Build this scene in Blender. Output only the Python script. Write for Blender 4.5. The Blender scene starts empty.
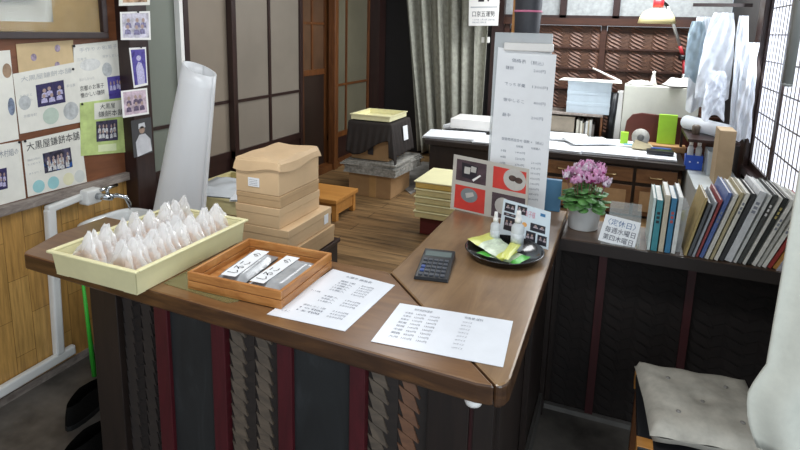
import bpy, bmesh, math, random
from mathutils import Vector, Matrix, Euler
C = bpy.context.scene.collection
scene = bpy.context.scene
PI = math.pi

# ---------------------------------------------------------------- camera
cd = bpy.data.cameras.new('camera'); cam = bpy.data.objects.new('camera', cd); C.objects.link(cam)
cd.sensor_width = 36; cd.lens = 563.8*36/800; cd.shift_y = -89/800; cd.clip_start = 0.02
_rt = Vector((0.92766579, 0.37252964, 0.02564839)); _up = Vector((-0.09295867, 0.16386743, 0.98209274)); _bk = -Vector((-0.36165572, 0.91343808, -0.18664406))
cam.matrix_world = Matrix(((_rt.x,_up.x,_bk.x,0),(_rt.y,_up.y,_bk.y,0),(_rt.z,_up.z,_bk.z,1.575),(0,0,0,1)))
scene.camera = cam
# ---------------------------------------------------------------- light
scene.view_settings.view_transform = 'Standard'; scene.view_settings.look = 'None'
scene.view_settings.gamma = 1; scene.view_settings.exposure = 0.43; scene.view_settings.use_curve_mapping = False
w = bpy.data.worlds.new('world'); scene.world = w; w.use_nodes = True
w.node_tree.nodes['Background'].inputs[0].default_value = (0.80, 0.90, 1.0, 1); w.node_tree.nodes['Background'].inputs[1].default_value = 0.70
def area(name, loc, rot, sx, sy, power, col=(1,1,1)):
    l = bpy.data.lights.new(name, 'AREA'); l.shape = 'RECTANGLE'; l.size = sx; l.size_y = sy; l.energy = power; l.color = col
    o = bpy.data.objects.new(name, l); C.objects.link(o); o.location = loc; o.rotation_euler = rot; return o
area('desk_fill_light', (0.0,4.25,2.35), (0,0,0), 1.3, 0.35, 38, (0.93,0.97,1))  # unseen fill lamp added above the desk to make it bright
area('inner_fill_light', (-1.3,3.0,2.38), (0,0,0), 0.3, 1.2, 9, (0.97,0.99,1))  # unseen fill lamp added to brighten raised floor, boxes and doors
area('shop_fill_light', (-0.9,0.9,2.42), (0,0,0), 1.2, 0.3, 17, (0.97,0.99,1))  # unseen fill lamp added over the shop side, no fixture modelled
area('entrance_daylight', (1.5,-0.8,1.7), (math.radians(80),0,math.radians(38)), 1.6, 1.6, 24, (0.88,0.95,1))
area('side_window_daylight', (0.62,3.3,1.75), (0,math.radians(75),0), 1.0, 1.2, 13, (0.88,0.94,1))

# ---------------------------------------------------------------- materials
def lin(h):
    if isinstance(h, str):
        h = h.lstrip('#'); c = [int(h[i:i+2],16)/255 for i in (0,2,4)]
    else: c = h
    return tuple((x/12.92 if x<=0.04045 else ((x+0.055)/1.055)**2.4) for x in c)+(1,)
MC = {}
def nodes(name):
    m = bpy.data.materials.new(name); m.use_nodes = True; nt = m.node_tree
    return m, nt, nt.nodes['Principled BSDF'], nt.nodes.new, nt.links.new
def coords(nt, scale=(1,1,1), rot=(0,0,0), world=False):
    tc = nt.nodes.new('ShaderNodeTexCoord'); mp = nt.nodes.new('ShaderNodeMapping')
    nt.links.new(tc.outputs['Object'], mp.inputs[0]); mp.inputs['Scale'].default_value = scale; mp.inputs['Rotation'].default_value = rot
    return mp.outputs[0]
def ramp(nt, fac, stops):
    r = nt.nodes.new('ShaderNodeValToRGB'); nt.links.new(fac, r.inputs[0]); e = r.color_ramp.elements
    while len(e) < len(stops): e.new(0.5)
    for k,(p,c) in enumerate(stops): e[k].position = p; e[k].color = lin(c)
    return r.outputs[0]
def noise(nt, vec, scale, detail=4, rough=0.6, dist=0):
    n = nt.nodes.new('ShaderNodeTexNoise'); nt.links.new(vec, n.inputs['Vector'])
    n.inputs['Scale'].default_value = scale; n.inputs['Detail'].default_value = detail; n.inputs['Roughness'].default_value = rough; n.inputs['Distortion'].default_value = dist
    return n.outputs[0]
def bump(nt, fac, bs, strength, dist=0.002):
    b = nt.nodes.new('ShaderNodeBump'); b.inputs['Strength'].default_value = strength; b.inputs['Distance'].default_value = dist
    nt.links.new(fac, b.inputs['Height']); nt.links.new(b.outputs[0], bs.inputs['Normal'])
def plain(name, col, rough=0.55, var=0.06, scale=14, metal=0, spec=0.5, emit=0, alpha=1, trans=0, bmp=0.0, coat=0):
    if name in MC: return MC[name]
    m, nt, b, N, L = nodes(name)
    c = lin(col); v = coords(nt); f = noise(nt, v, scale)
    a = [x/255 if False else x for x in c[:3]]
    r = N('ShaderNodeValToRGB'); L(f, r.inputs[0])
    r.color_ramp.elements[0].position = 0.3; r.color_ramp.elements[1].position = 0.7
    r.color_ramp.elements[0].color = tuple(max(0,x*(1-var*2)) for x in a)+(1,); r.color_ramp.elements[1].color = tuple(min(1,x*(1+var)) for x in a)+(1,)
    L(r.outputs[0], b.inputs['Base Color'])
    b.inputs['Roughness'].default_value = rough; b.inputs['Metallic'].default_value = metal; b.inputs['Specular IOR Level'].default_value = spec
    if coat: b.inputs['Coat Weight'].default_value = coat
    if emit: b.inputs['Emission Color'].default_value = c; b.inputs['Emission Strength'].default_value = emit
    if alpha < 1: b.inputs['Alpha'].default_value = alpha
    if trans: b.inputs['Transmission Weight'].default_value = trans; b.inputs['IOR'].default_value = 1.15
    if bmp: bump(nt, f, b, bmp)
    MC[name] = m; return m
def wood(name, stops, axis='X', scale=9, stretch=9, rough=0.4, bmp=0.15, coat=0, blotch=0):
    if name in MC: return MC[name]
    m, nt, b, N, L = nodes(name)
    s = {'X':(1/stretch,1,1), 'Y':(1,1/stretch,1), 'Z':(1,1,1/stretch)}[axis]
    v = coords(nt, tuple(x*1.0 for x in s)); f = noise(nt, v, scale*3, 6, 0.65, 1.2)
    if blotch:
        g = noise(nt, coords(nt), 4.0, 3); mx = N('ShaderNodeMix'); mx.inputs[0].default_value = blotch
        L(f, mx.inputs[2]); L(g, mx.inputs[3]); f2 = mx.outputs[0]
    else: f2 = f
    L(ramp(nt, f2, stops), b.inputs['Base Color'])
    b.inputs['Roughness'].default_value = rough; b.inputs['Coat Weight'].default_value = coat; b.inputs['Coat Roughness'].default_value = 0.25
    if bmp: bump(nt, f, b, bmp)
    MC[name] = m; return m
def brickmat(name, c1, c2, mortar, bw, rh, msize, rot=(0,0,0), rough=0.5, grain=None, var=0.5, offset=0.5):
    if name in MC: return MC[name]
    m, nt, b, N, L = nodes(name)
    v = coords(nt, rot=rot); br = N('ShaderNodeTexBrick'); L(v, br.inputs['Vector'])
    br.offset = offset
    br.inputs['Color1'].default_value = lin(c1); br.inputs['Color2'].default_value = lin(c2); br.inputs['Mortar'].default_value = lin(mortar)
    br.inputs['Scale'].default_value = 1; br.inputs['Brick Width'].default_value = bw; br.inputs['Row Height'].default_value = rh; br.inputs['Mortar Size'].default_value = msize
    f = noise(nt, coords(nt, grain or (1,1,1)), 14, 5)
    r = ramp(nt, f, [(0.25,(1-var*.6,)*3),(0.75,(1,1,1))]); mx = N('ShaderNodeMix'); mx.data_type = 'RGBA'; mx.blend_type = 'MULTIPLY'; mx.inputs[0].default_value = 1
    L(br.outputs[0], mx.inputs[6]); L(r, mx.inputs[7]); L(mx.outputs[2], b.inputs['Base Color'])
    b.inputs['Roughness'].default_value = rough; bump(nt, br.outputs['Fac'], b, -0.5, 0.003)
    MC[name] = m; return m
def photo(name, cols, scale=40, seed=0):
    if name in MC: return MC[name]
    m, nt, b, N, L = nodes(name)
    v = coords(nt, rot=(seed*.7, seed, seed*.3)); f = noise(nt, v, scale*0.55, 2, 0.45, 0.6)
    st = [(0.3+0.4*k/(len(cols)-1), c) for k,c in enumerate(cols)]
    L(ramp(nt, f, st), b.inputs['Base Color']); b.inputs['Roughness'].default_value = 0.3
    MC[name] = m; return m
def film(name, col, alpha, rough=0.2):
    return plain(name, col, rough, 0.02, 30, alpha=alpha, spec=0.7, bmp=0.3)

def milky(name, col, clear=0.3, rough=0.15, through=0.45):
    m, nt, b, N, L = nodes(name); c = lin(col); b.inputs['Base Color'].default_value = c; b.inputs['Roughness'].default_value = rough; b.inputs['Specular IOR Level'].default_value = 0.8
    bump(nt, noise(nt, coords(nt), 45, 3), b, 0.35)
    tr = N('ShaderNodeBsdfTranslucent'); tr.inputs[0].default_value = c; tp_ = N('ShaderNodeBsdfTransparent'); m1 = N('ShaderNodeMixShader'); m2 = N('ShaderNodeMixShader')
    m1.inputs[0].default_value = through; L(b.outputs[0], m1.inputs[1]); L(tr.outputs[0], m1.inputs[2]); m2.inputs[0].default_value = clear; L(m1.outputs[0], m2.inputs[1]); L(tp_.outputs[0], m2.inputs[2])
    L(m2.outputs[0], nt.nodes['Material Output'].inputs[0]); MC[name] = m; return m
M_edge = wood('shaded_counter_edge', [(0.25,'#28180f'),(0.5,'#48301e'),(0.8,'#75512f')], 'X', 6, 7, 0.3, 0.12, 0.15)  # counter wood for the side faces, with their shade put into the colour
M_top  = wood('worn_counter_wood', [(0.25,'#4e351e'),(0.5,'#745233'),(0.75,'#977249')], 'X', 5, 7, 0.30, 0.12, 0.12, 0.45)
M_topY = wood('worn_counter_wood_return', [(0.25,'#604833'),(0.5,'#886b4c'),(0.75,'#a98a66')], 'Y', 5, 7, 0.28, 0.12, 0.12, 0.45)
M_dark = wood('dark_stained_wood', [(0.2,'#130e0c'),(0.7,'#2a1f1a')], 'Z', 8, 8, 0.45, 0.15)
M_dkpanel = wood('weathered_black_board', [(0.2,'#151516'),(0.55,'#202223'),(0.8,'#37393b')], 'Z', 5, 5, 0.6, 0.2)
M_red  = wood('red_lacquer_wood', [(0.2,'#350c12'),(0.8,'#561820')], 'Z', 8, 8, 0.4, 0.1)
M_redd = wood('dull_red_wood', [(0.2,'#2e1012'),(0.8,'#4a1b1d')], 'Z', 8, 8, 0.5, 0.1)
M_weL  = wood('light_woven_cedar', [(0.2,'#39322c'),(0.8,'#736454')], 'X', 9, 3, 0.5, 0.2)
M_weD  = wood('dark_woven_cedar', [(0.2,'#191412'),(0.8,'#302722')], 'X', 9, 3, 0.65, 0.2)
M_weR  = wood('reddish_woven_cedar', [(0.2,'#4a3326'),(0.8,'#855c41')], 'X', 9, 3, 0.45, 0.2)
M_weK  = wood('blackened_woven_cedar', [(0.2,'#0f0a08'),(0.8,'#1f1511')], 'X', 9, 3, 0.85, 0.2)
M_brwn = wood('brown_wall_wood', [(0.2,'#5a3420'),(0.8,'#8a5636')], 'Y', 7, 8, 0.5, 0.15)
M_oran = wood('orange_pine', [(0.2,'#a36a2e'),(0.8,'#c98f4a')], 'X', 7, 8, 0.4, 0.1)
M_ledge = wood('rough_grey_timber', [(0.2,'#5c5048'),(0.5,'#8b8078'),(0.8,'#aaa096')], 'Y', 14, 4, 0.8, 0.5)
M_bamboo = brickmat('bamboo_wainscot', '#d3a660', '#c59551', '#94703a', 0.34, 0.085, 0.0014, rot=(0,PI/2,0), rough=0.42, grain=(1,6,0.5))
M_floorw = brickmat('old_floorboards', '#b08d60', '#8a6a45', '#3a2818', 1.7, 0.115, 0.0025, rough=0.42, grain=(0.25,3,1), var=0.9, offset=0.37)
M_conc = plain('damp_concrete', '#65605a', 0.45, 0.35, 5, bmp=0.3)
M_white = plain('white_paint', '#eceae6', 0.5, 0.02)
M_paper = plain('white_paper', '#eef0f2', 0.55, 0.02)
M_paperB = plain('laminated_paper', '#e9edf3', 0.28, 0.02)
M_off   = plain('offwhite_paper', '#e6e4da', 0.6, 0.04)
M_ink  = plain('black_ink', '#25252b', 0.6, 0)
M_inkg = plain('grey_ink', '#858994', 0.6, 0)
M_cream = plain('cream_plastic', '#e9e3b4', 0.35, 0.03)
M_creamd = plain('aged_cream_plastic', '#d8cb96', 0.4, 0.05)
M_kraft = plain('kraft_paper', '#d6b78f', 0.62, 0.05, 6, bmp=0.1)
M_kraftd = plain('kraft_card', '#c2a27a', 0.65, 0.05, 6)
M_card = plain('brown_cardboard', '#a07d55', 0.7, 0.06)
M_chrome = plain('chrome', '#c8ccd0', 0.12, 0.02, metal=1)
M_brass = plain('aged_brass', '#b9a37a', 0.3, 0.1, metal=1)
M_black = plain('black_plastic', '#17181c', 0.35, 0.05)
M_glass = film('clear_acrylic', '#e8f0f2', 0.22, 0.08)
M_poly = film('milky_polythene', '#e6eaee', 0.55, 0.25)
M_polyD = film('dense_milky_polythene', '#e2e5ea', 0.9, 0.3)
M_porc = plain('white_porcelain', '#dfe1e0', 0.2, 0.02, coat=0.4)
M_pvc  = plain('white_pipe_plastic', '#e3e3e0', 0.4, 0.03)
M_frost = plain('frosted_pane', '#877b6c', 0.45, 0.08, 1.5)
M_frostc = plain('cool_frosted_pane', '#857c70', 0.4, 0.08, 1.5)
M_sage = plain('sage_painted_panel', '#767b70', 0.45, 0.05, 1.5)
M_mull = wood('dark_door_frame', [(0.2,'#1d1210'),(0.8,'#392420')], 'Z', 8, 8, 0.35, 0.1)
M_mullb = wood('brown_door_frame', [(0.2,'#3c2011'),(0.8,'#7c4c26')], 'Z', 8, 8, 0.35, 0.1)

# ---------------------------------------------------------------- mesh helpers
class MB:
    def __init__(s): s.v = []; s.f = []; s.m = []; s.sm = []
    def add(s, vs, fs, mi=0, smooth=False, mat=None):
        n = len(s.v)
        for p in vs:
            p = Vector(p)
            if mat is not None: p = mat @ p
            s.v.append(p)
        for f in fs: s.f.append([i+n for i in f]); s.m.append(mi); s.sm.append(smooth)
        return s
    def box(s, a, b, mi=0, mat=None):
        x0,y0,z0 = a; x1,y1,z1 = b
        x0,x1 = sorted((x0,x1)); y0,y1 = sorted((y0,y1)); z0,z1 = sorted((z0,z1))
        return s.add([(x0,y0,z0),(x1,y0,z0),(x1,y1,z0),(x0,y1,z0),(x0,y0,z1),(x1,y0,z1),(x1,y1,z1),(x0,y1,z1)],
                     [(0,3,2,1),(4,5,6,7),(0,1,5,4),(1,2,6,5),(2,3,7,6),(3,0,4,7)], mi, False, mat)
    def prism(s, poly, z0, z1, mi=0, mat=None):
        n = len(poly); vs = [(x,y,z0) for x,y in poly]+[(x,y,z1) for x,y in poly]
        fs = [tuple(range(n))[::-1], tuple(range(n,2*n))]+[(i,(i+1)%n,n+(i+1)%n,n+i) for i in range(n)]
        return s.add(vs, fs, mi, False, mat)
    def side_index(s, mi):
        for i,f in enumerate(s.f):
            if len(f)==4 and abs(s.v[f[0]].z-s.v[f[2]].z)>1e-4: s.m[i]=mi
        return s
    def hexa(s, q0, q1, mi=0):
        """solid between two corner quads"""
        return s.add(list(q0)+list(q1), [(3,2,1,0),(4,5,6,7),(0,1,5,4),(1,2,6,5),(2,3,7,6),(3,0,4,7)], mi)
    def lathe(s, prof, seg=24, mi=0, mat=None, smooth=True, sx=1, sy=1):
        vs=[]; fs=[]; n=len(prof)
        for k in range(seg):
            a = 2*PI*k/seg
            for r,z in prof: vs.append((r*math.cos(a)*sx, r*math.sin(a)*sy, z))
        for k in range(seg):
            k2=(k+1)%seg
            for i in range(n-1): fs.append((k*n+i, k2*n+i, k2*n+i+1, k*n+i+1))
        if prof[0][0] > 1e-6: fs.append(tuple(k*n for k in range(seg))[::-1])
        if prof[-1][0] > 1e-6: fs.append(tuple(k*n+n-1 for k in range(seg)))
        return s.add(vs, fs, mi, smooth, mat)
    def tube(s, pts, r, seg=8, mi=0, smooth=True):
        pts = [Vector(p) for p in pts]; n=len(pts); rr = r if isinstance(r,(list,tuple)) else [r]*n
        vs=[]; fs=[]; t0 = (pts[1]-pts[0]).normalized(); ref = Vector((0,0,1)) if abs(t0.z)<0.9 else Vector((1,0,0))
        for i,p in enumerate(pts):
            t = (pts[min(i+1,n-1)]-pts[max(i-1,0)]).normalized(); a = t.cross(ref).normalized(); b = t.cross(a); ref = b.cross(t) if False else ref
            for k in range(seg):
                an = 2*PI*k/seg; vs.append(p + (a*math.cos(an)+b*math.sin(an))*rr[i])
        for i in range(n-1):
            for k in range(seg):
                k2=(k+1)%seg; fs.append((i*seg+k, i*seg+k2, (i+1)*seg+k2, (i+1)*seg+k))
        fs.append(tuple(range(seg))[::-1]); fs.append(tuple((n-1)*seg+k for k in range(seg)))
        return s.add(vs, fs, mi, smooth)
    def grid(s, fn, nu, nv, mi=0, smooth=True):
        vs=[fn(i/nu, j/nv) for j in range(nv+1) for i in range(nu+1)]
        fs=[(j*(nu+1)+i, j*(nu+1)+i+1, (j+1)*(nu+1)+i+1, (j+1)*(nu+1)+i) for j in range(nv) for i in range(nu)]
        return s.add(vs, fs, mi, smooth)
    def build(s, name, mats, parent=None, local=False, bevel=0, solid=0, kind=None, label=None, subd=0):
        """vertices are in scene coordinates unless local; a part is stored relative to its thing"""
        me = bpy.data.meshes.new(name); vs = [Vector(v) for v in s.v]
        o = bpy.data.objects.new(name, me)
        if parent is not None:
            if not local:
                inv = world(parent).inverted(); vs = [inv @ v for v in vs]
        elif not local:
            lo = Vector((min(v.x for v in vs), min(v.y for v in vs), min(v.z for v in vs))); hi = Vector((max(v.x for v in vs), max(v.y for v in vs), 0))
            og = Vector(((lo.x+hi.x)/2, (lo.y+hi.y)/2, lo.z)); vs = [v-og for v in vs]; o.location = og
        me.from_pydata(vs, [], s.f)
        for m in (mats if isinstance(mats,(list,tuple)) else [mats]): me.materials.append(m)
        me.polygons.foreach_set('material_index', s.m); me.polygons.foreach_set('use_smooth', s.sm); me.update()
        C.objects.link(o)
        if parent is not None: o.parent = parent
        if bevel:
            b = o.modifiers.new('bevel','BEVEL'); b.width = bevel; b.segments = 2; b.limit_method = 'ANGLE'; b.harden_normals = False
        if solid:
            t = o.modifiers.new('solid','SOLIDIFY'); t.thickness = solid; t.offset = 0
        if subd:
            t = o.modifiers.new('sub','SUBSURF'); t.levels = t.render_levels = subd
        if kind: o['kind'] = kind
        if label: o['label'] = label
        return o
def world(o):
    m = Matrix.Translation(o.location) @ o.rotation_euler.to_matrix().to_4x4() @ Matrix.Diagonal(o.scale).to_4x4()
    return world(o.parent) @ m if o.parent else m
def tag(o, label, cat, group=None, kind=None):
    o['label'] = label; o['category'] = cat
    if group: o['group'] = group
    if kind: o['kind'] = kind
    return o
def thing(name, label, cat, loc=(0,0,0), rot=0, group=None):
    o = bpy.data.objects.new(name, None); C.objects.link(o); o.location = loc; o.empty_display_size = 0.05
    o.rotation_euler = (0,0,rot) if not isinstance(rot,(tuple,list)) else rot
    return tag(o, label, cat, group)
def struct(o): o['kind'] = 'structure'; return o
def dup(root, loc=None, rot=None, label=None, group=None):
    r = root.copy(); C.objects.link(r)
    if loc is not None: r.location = loc
    if rot is not None: r.rotation_euler = rot
    if label: r['label'] = label
    if group: r['group'] = group
    for ch in list(root.children):
        c = ch.copy(); C.objects.link(c); c.parent = r
        for g in list(ch.children):
            d = g.copy(); C.objects.link(d); d.parent = c
    return r
def text_mesh(string, spacing=1.0):
    cu = bpy.data.curves.new('t','FONT'); cu.body = string; cu.size = 1; cu.resolution_u = 1; cu.space_line = spacing
    ob = bpy.data.objects.new('t', cu); C.objects.link(ob)
    me = bpy.data.meshes.new_from_object(ob)
    vs = [v.co.copy() for v in me.vertices]; fs = [tuple(p.vertices) for p in me.polygons]
    C.objects.unlink(ob); bpy.data.objects.remove(ob); bpy.data.curves.remove(cu); bpy.data.meshes.remove(me)
    x0=min(v.x for v in vs); x1=max(v.x for v in vs); y0=min(v.y for v in vs); y1=max(v.y for v in vs)
    return [((v.x-x0)/(x1-x0), (v.y-y0)/(y1-y0)) for v in vs], fs
class Sheet:
    """a flat sheet through four corners (top-left, top-right, bottom-right, bottom-left), content placed in its own u,v"""
    def __init__(s, name, q, mat, parent=None, label=None, cat=None, group=None, th=0.0012, flip=False, toward=None):
        s.q = [Vector(p) for p in q]
        n = (s.q[1]-s.q[0]).cross(s.q[3]-s.q[0]).normalized()
        s.q[2] = s.q[2] - n*((s.q[2]-s.q[0]).dot(n))
        if toward is not None and (Vector(toward)-s.q[0]).dot(n) < 0: n = -n
        s.n = n
        b = MB(); b.hexa([p - n*th for p in s.q], s.q); s.o = b.build(name, mat, parent)
        if label and cat: tag(s.o, label, cat, group)
        elif label: s.o['label'] = label
    def p(s, u, v, h=0.0):
        a = s.q[0].lerp(s.q[1], u); b = s.q[3].lerp(s.q[2], u); return a.lerp(b, v) + s.n*h
    def poly(s, name, uv, mat, h=0.0006, label=None):
        b = MB(); n=len(uv); top=[s.p(u,v,h) for u,v in uv]; bot=[s.p(u,v,0.0001) for u,v in uv]
        b.add(top+bot, [tuple(range(n)), tuple(range(n,2*n))[::-1]]+[(i,n+i,n+(i+1)%n,(i+1)%n) for i in range(n)])
        return b.build(name, mat, s.o, label=label)
    def rect(s, name, u0, v0, u1, v1, mat, h=0.0006, label=None): return s.poly(name, [(u0,v0),(u1,v0),(u1,v1),(u0,v1)], mat, h, label)
    def disc(s, name, u, v, ru, rv, mat, h=0.0006): return s.poly(name, [(u+ru*math.cos(t*PI/10), v+rv*math.sin(t*PI/10)) for t in range(20)], mat, h)
    def text(s, string, u0, v0, u1, v1, mat, h=0.0009, name='lettering', sp=1.0):
        uv, fs = text_mesh(string, sp); b = MB()
        b.add([s.p(u0+(u1-u0)*u, v1+(v0-v1)*v, h) for u,v in uv], fs); return b.build(name, mat, s.o)
    def texts(s, items, mat, h=0.0009, name='lettering'):
        b = MB()
        for string,u0,v0,u1,v1 in items:
            uv, fs = text_mesh(string); b.add([s.p(u0+(u1-u0)*u, v1+(v0-v1)*v, h) for u,v in uv], fs)
        return b.build(name, mat, s.o)
def ajiro(x0, x1, z0, z1, y, cols, pitch, depth=0.006, axis='x', lift=0.35):
    """herringbone woven strips facing -y: light and dark bands of leaning slats"""
    b = MB(); wd = (x1-x0)/cols; t = wd*0.42; dz = wd*0.45
    for c in range(cols):
        s = 1 if c%2==0 else -1; xa = x0+c*wd; xb = xa+wd; f0 = 1.0 if s>0 else 0.45; z = z0-pitch
        while z < z1+pitch:
            pts = [(xa+t,z),(xb+t,z-dz),(xb,z-dz+pitch*1.02),(xa,z+pitch*1.02)] if s>0 else [(xa,z-dz),(xb,z),(xb,z+pitch*0.96),(xa,z-dz+pitch*0.96)]
            pts = [(min(max(px,x0),x1), min(max(pz,z0),z1)) for px,pz in pts]
            if abs(pts[0][1]-pts[3][1])+abs(pts[1][1]-pts[2][1]) > 0.004:
                dd = (1.5,1.7,0.75,0.6)
                f = [(p[0], y-depth*f0*k_, p[1]) for p,k_ in zip(pts,dd)]
                b.hexa([(p[0], y, p[2]) for p in f], f, c%2)
            z += pitch
    b.box((x0,y-0.0005,z0),(x1,y+0.004,z1),1)
    return b

# ================================================================ the room
def sbox(name, a, b, mat, bevel=0): return struct(MB().box(a,b).build(name, mat, bevel=bevel))
sbox('floor', (-2.4,-0.9,-0.06), (2.4,2.31,0), M_conc)
b = MB(); b.prism([(-2.27,2.2),(-2.0,2.2),(-2.0,1.80),(-1.66,1.80),(-1.66,1.50),(-0.62,1.50),(-0.62,2.31),(0.72,2.31),(0.72,5.02),(-2.27,5.02)], 0.30, 0.42); struct(b.build('floor_raised', M_floorw))
sbox('wall_step', (-2.27,2.21,0.0), (-0.62,2.27,0.30), M_dark)
sbox('ceiling', (-2.4,-0.9,2.5), (2.4,5.15,2.56), plain('dark_ceiling_boards','#4a3b30',0.7,0.1))
sbox('wall_left', (-2.36,-0.9,0.84), (-2.27,2.03,2.5), M_brwn)
sbox('wall_left_lower', (-2.36,-0.9,0.0), (-2.272,2.03,0.80), M_bamboo)
sbox('trim_1', (-2.36,-0.9,0.80), (-2.245,2.06,0.84), M_ledge, 0.004)
sbox('trim_2', (-2.36,2.03,0.0), (-2.19,2.145,2.5), M_mull, 0.004)
sbox('baseboard_left', (-2.36,-0.9,0.0), (-2.262,2.03,0.035), M_ledge)
sbox('wall_left_rear', (-2.36,2.145,0.42), (-2.30,5.1,2.5), plain('dark_plaster','#3b342f',0.7,0.1))
# --- glazed sliding doors along the left side
def glazed(name, y0, y1, stops, pane, fr, zb=0.80, zm=1.11, x=-2.25, st=0.035, lower=M_mull, zt=2.3, bars=(), right=None):
    f = MB(); f.box((x-0.03,y0,zt-0.05),(x,y1,zt)); f.box((x-0.03,y0,zb-0.045),(x,y1,zb)); f.box((x-0.03,y0,0.42),(x,y1,0.46))
    f.box((x-0.03,y0,0.42),(x+0.002,y0+st,zt)); f.box((x-0.03,y1-st,0.42),(x+0.002,y1,zt))
    for z in [zm]+list(bars): f.box((x-0.028,y0+st,z-0.009),(x-0.002,y1-st,z+0.009))
    for yy in stops: f.box((x-0.028,yy-0.011,zb),(x-0.001,yy+0.011,zt))
    o = struct(f.build(name, fr))
    MB().box((x-0.018,y0+st,zb),(x-0.012,y1-st,zt-0.05)).build('pane', pane, o)
    MB().box((x-0.022,y0+st,0.46),(x-0.010,y1-st,zb-0.045)).build('lower_panel', lower, o)
    return o
glazed('door_1', 2.147, 2.455, [], M_sage, M_mull, zm=1.03, st=0.03)
sbox('trim_3', (-2.26,2.40,0.42), (-2.225,2.425,2.3), M_white)
glazed('door_2', 2.44, 2.84, [], M_frost, M_mull, x=-2.235)
glazed('door_3', 2.80, 3.60, [3.19], M_frostc, M_mull, x=-2.205, st=0.04)
d4 = glazed('door_4', 3.63, 4.02, [3.80], plain('amber_panel','#5c4330',0.35,0.2,3), M_mullb, x=-2.24, zb=1.25, zm=1.6, lower=plain('umber_panel','#2e211a',0.4,0.15,3))
glazed('door_5', 4.04, 4.78, [4.33], plain('olive_frosted_pane','#6d6856',0.4,0.1,2), M_mullb, x=-2.22, zb=0.70, zm=1.10, st=0.03)
sbox('trim_4', (-2.30,2.147,0.42), (-2.17,4.8,0.47), M_mullb)
sbox('trim_5', (-2.21,3.99,0.42), (-2.15,4.05,2.5), M_mullb, 0.004)
sbox('trim_6', (-2.30,4.78,0.42), (-2.12,4.92,2.5), M_mull)
# --- back wall
sbox('wall_back', (-2.36,5.03,0.0), (0.80,5.12,1.60), plain('deep_brown_board','#3a2418',0.6,0.1))
sbox('wall_back_left', (-2.30,4.96,0.42), (-1.12,5.03,2.5), plain('black_recess_board','#191514',0.7,0.1))
sbox('trim_7', (-1.12,4.93,0.42), (-1.02,5.03,2.5), M_mull)
def backframe():
    M_rail = wood('chestnut_rail', [(0.2,'#2b170f'),(0.8,'#4c2d20')], 'X', 8, 8, 0.4, 0.1)
    r = MB(); r.box((-1.02,4.94,1.642),(0.72,5.03,1.70))
    for z in (1.457,1.285,1.115,0.945): r.box((-1.02,4.98,z-0.007),(0.72,5.03,z+0.007))
    for x in (-0.995,-0.20,0.62): r.box((x-0.022,4.975,0.5),(x+0.022,5.03,1.642))
    struct(r.build('trim_8', M_rail))
backframe()
M_bw1 = wood('glossy_woven_board', [(0.2,'#40241a'),(0.8,'#7d4f33')], 'X', 9, 4, 0.5, 0.2)
M_bw2 = wood('glossy_woven_board_dark', [(0.2,'#331c12'),(0.8,'#63402a')], 'X', 9, 4, 0.5, 0.2)
for k,(x0,x1) in enumerate(((-0.97,-0.225),(-0.175,0.595))):
    o = ajiro(x0,x1,0.5,1.640,5.010,9,0.030,0.007).build('wall_back_weave', [M_bw1,M_bw2]); struct(o)
win = MB()
for x0,x1 in ((-1.02,-0.56),(-0.51,-0.15),(-0.09,0.70)): win.box((x0,5.0,1.72),(x1,5.01,2.4))
struct(win.build('window_1', plain('pale_patterned_glass','#9c9f9f',0.3,0.12,30,emit=0.06)))
fr = MB()
for x in (-0.535,-0.12): fr.box((x-0.027,4.96,1.69),(x+0.027,5.03,2.5))
fr.box((-1.02,4.96,1.69),(0.72,5.03,1.722)); fr.box((-1.02,4.96,2.4),(0.72,5.03,2.5)); struct(fr.build('trim_9', M_mull))
# --- right wall with paper screens
sbox('wall_right', (0.72,3.80,0.0), (0.80,5.12,2.5), plain('charcoal_wall','#1e1a19',0.7,0.08))
sbox('wall_right_lower', (0.72,1.75,0.0), (0.80,3.80,0.80), M_mull)
sbox('trim_10', (0.69,3.78,0.42), (0.80,3.93,2.5), M_mull, 0.004)
sbox('trim_11', (0.68,1.75,0.795), (0.80,3.80,0.835), M_mull)
def shoji(name, y0, y1, x):
    f = MB(); f.box((x+0.008,y0,0.835),(x+0.03,y0+0.025,2.5)); f.box((x+0.008,y1-0.025,0.835),(x+0.03,y1,2.5)); f.box((x+0.008,y0,0.835),(x+0.03,y1,0.87)); f.box((x+0.008,y0,2.44),(x+0.03,y1,2.5))
    z = 0.87+0.145
    while z < 2.44: f.box((x+0.014,y0,z-0.003),(x+0.018,y1,z+0.003)); z += 0.145
    n = max(2,round((y1-y0)/0.075))
    for k in range(1,n):
        yy = y0+0.032+(y1-y0-0.064)*k/n; f.box((x+0.015,yy-0.0015,0.87),(x+0.018,yy+0.0015,2.44))
    o = struct(f.build(name, M_mull))
    MB().box((x+0.018,y0+0.03,0.87),(x+0.020,y1-0.03,2.44)).build('paper_screen', plain('backlit_washi','#dfe3ee',0.7,0.03,3,emit=0.75), o)
shoji('window_2', 3.30, 3.78, 0.71)
shoji('window_3', 2.50, 3.30, 0.71)
sbox('trim_12', (0.71,1.75,0.835), (0.80,2.50,2.5), M_mull)
# kerb of pale stone under the shelf counter
sbox('trim_13', (-0.34,2.24,0.0), (0.74,2.262,0.022), plain('grey_stone_kerb','#6d6a66',0.6,0.1))

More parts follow.
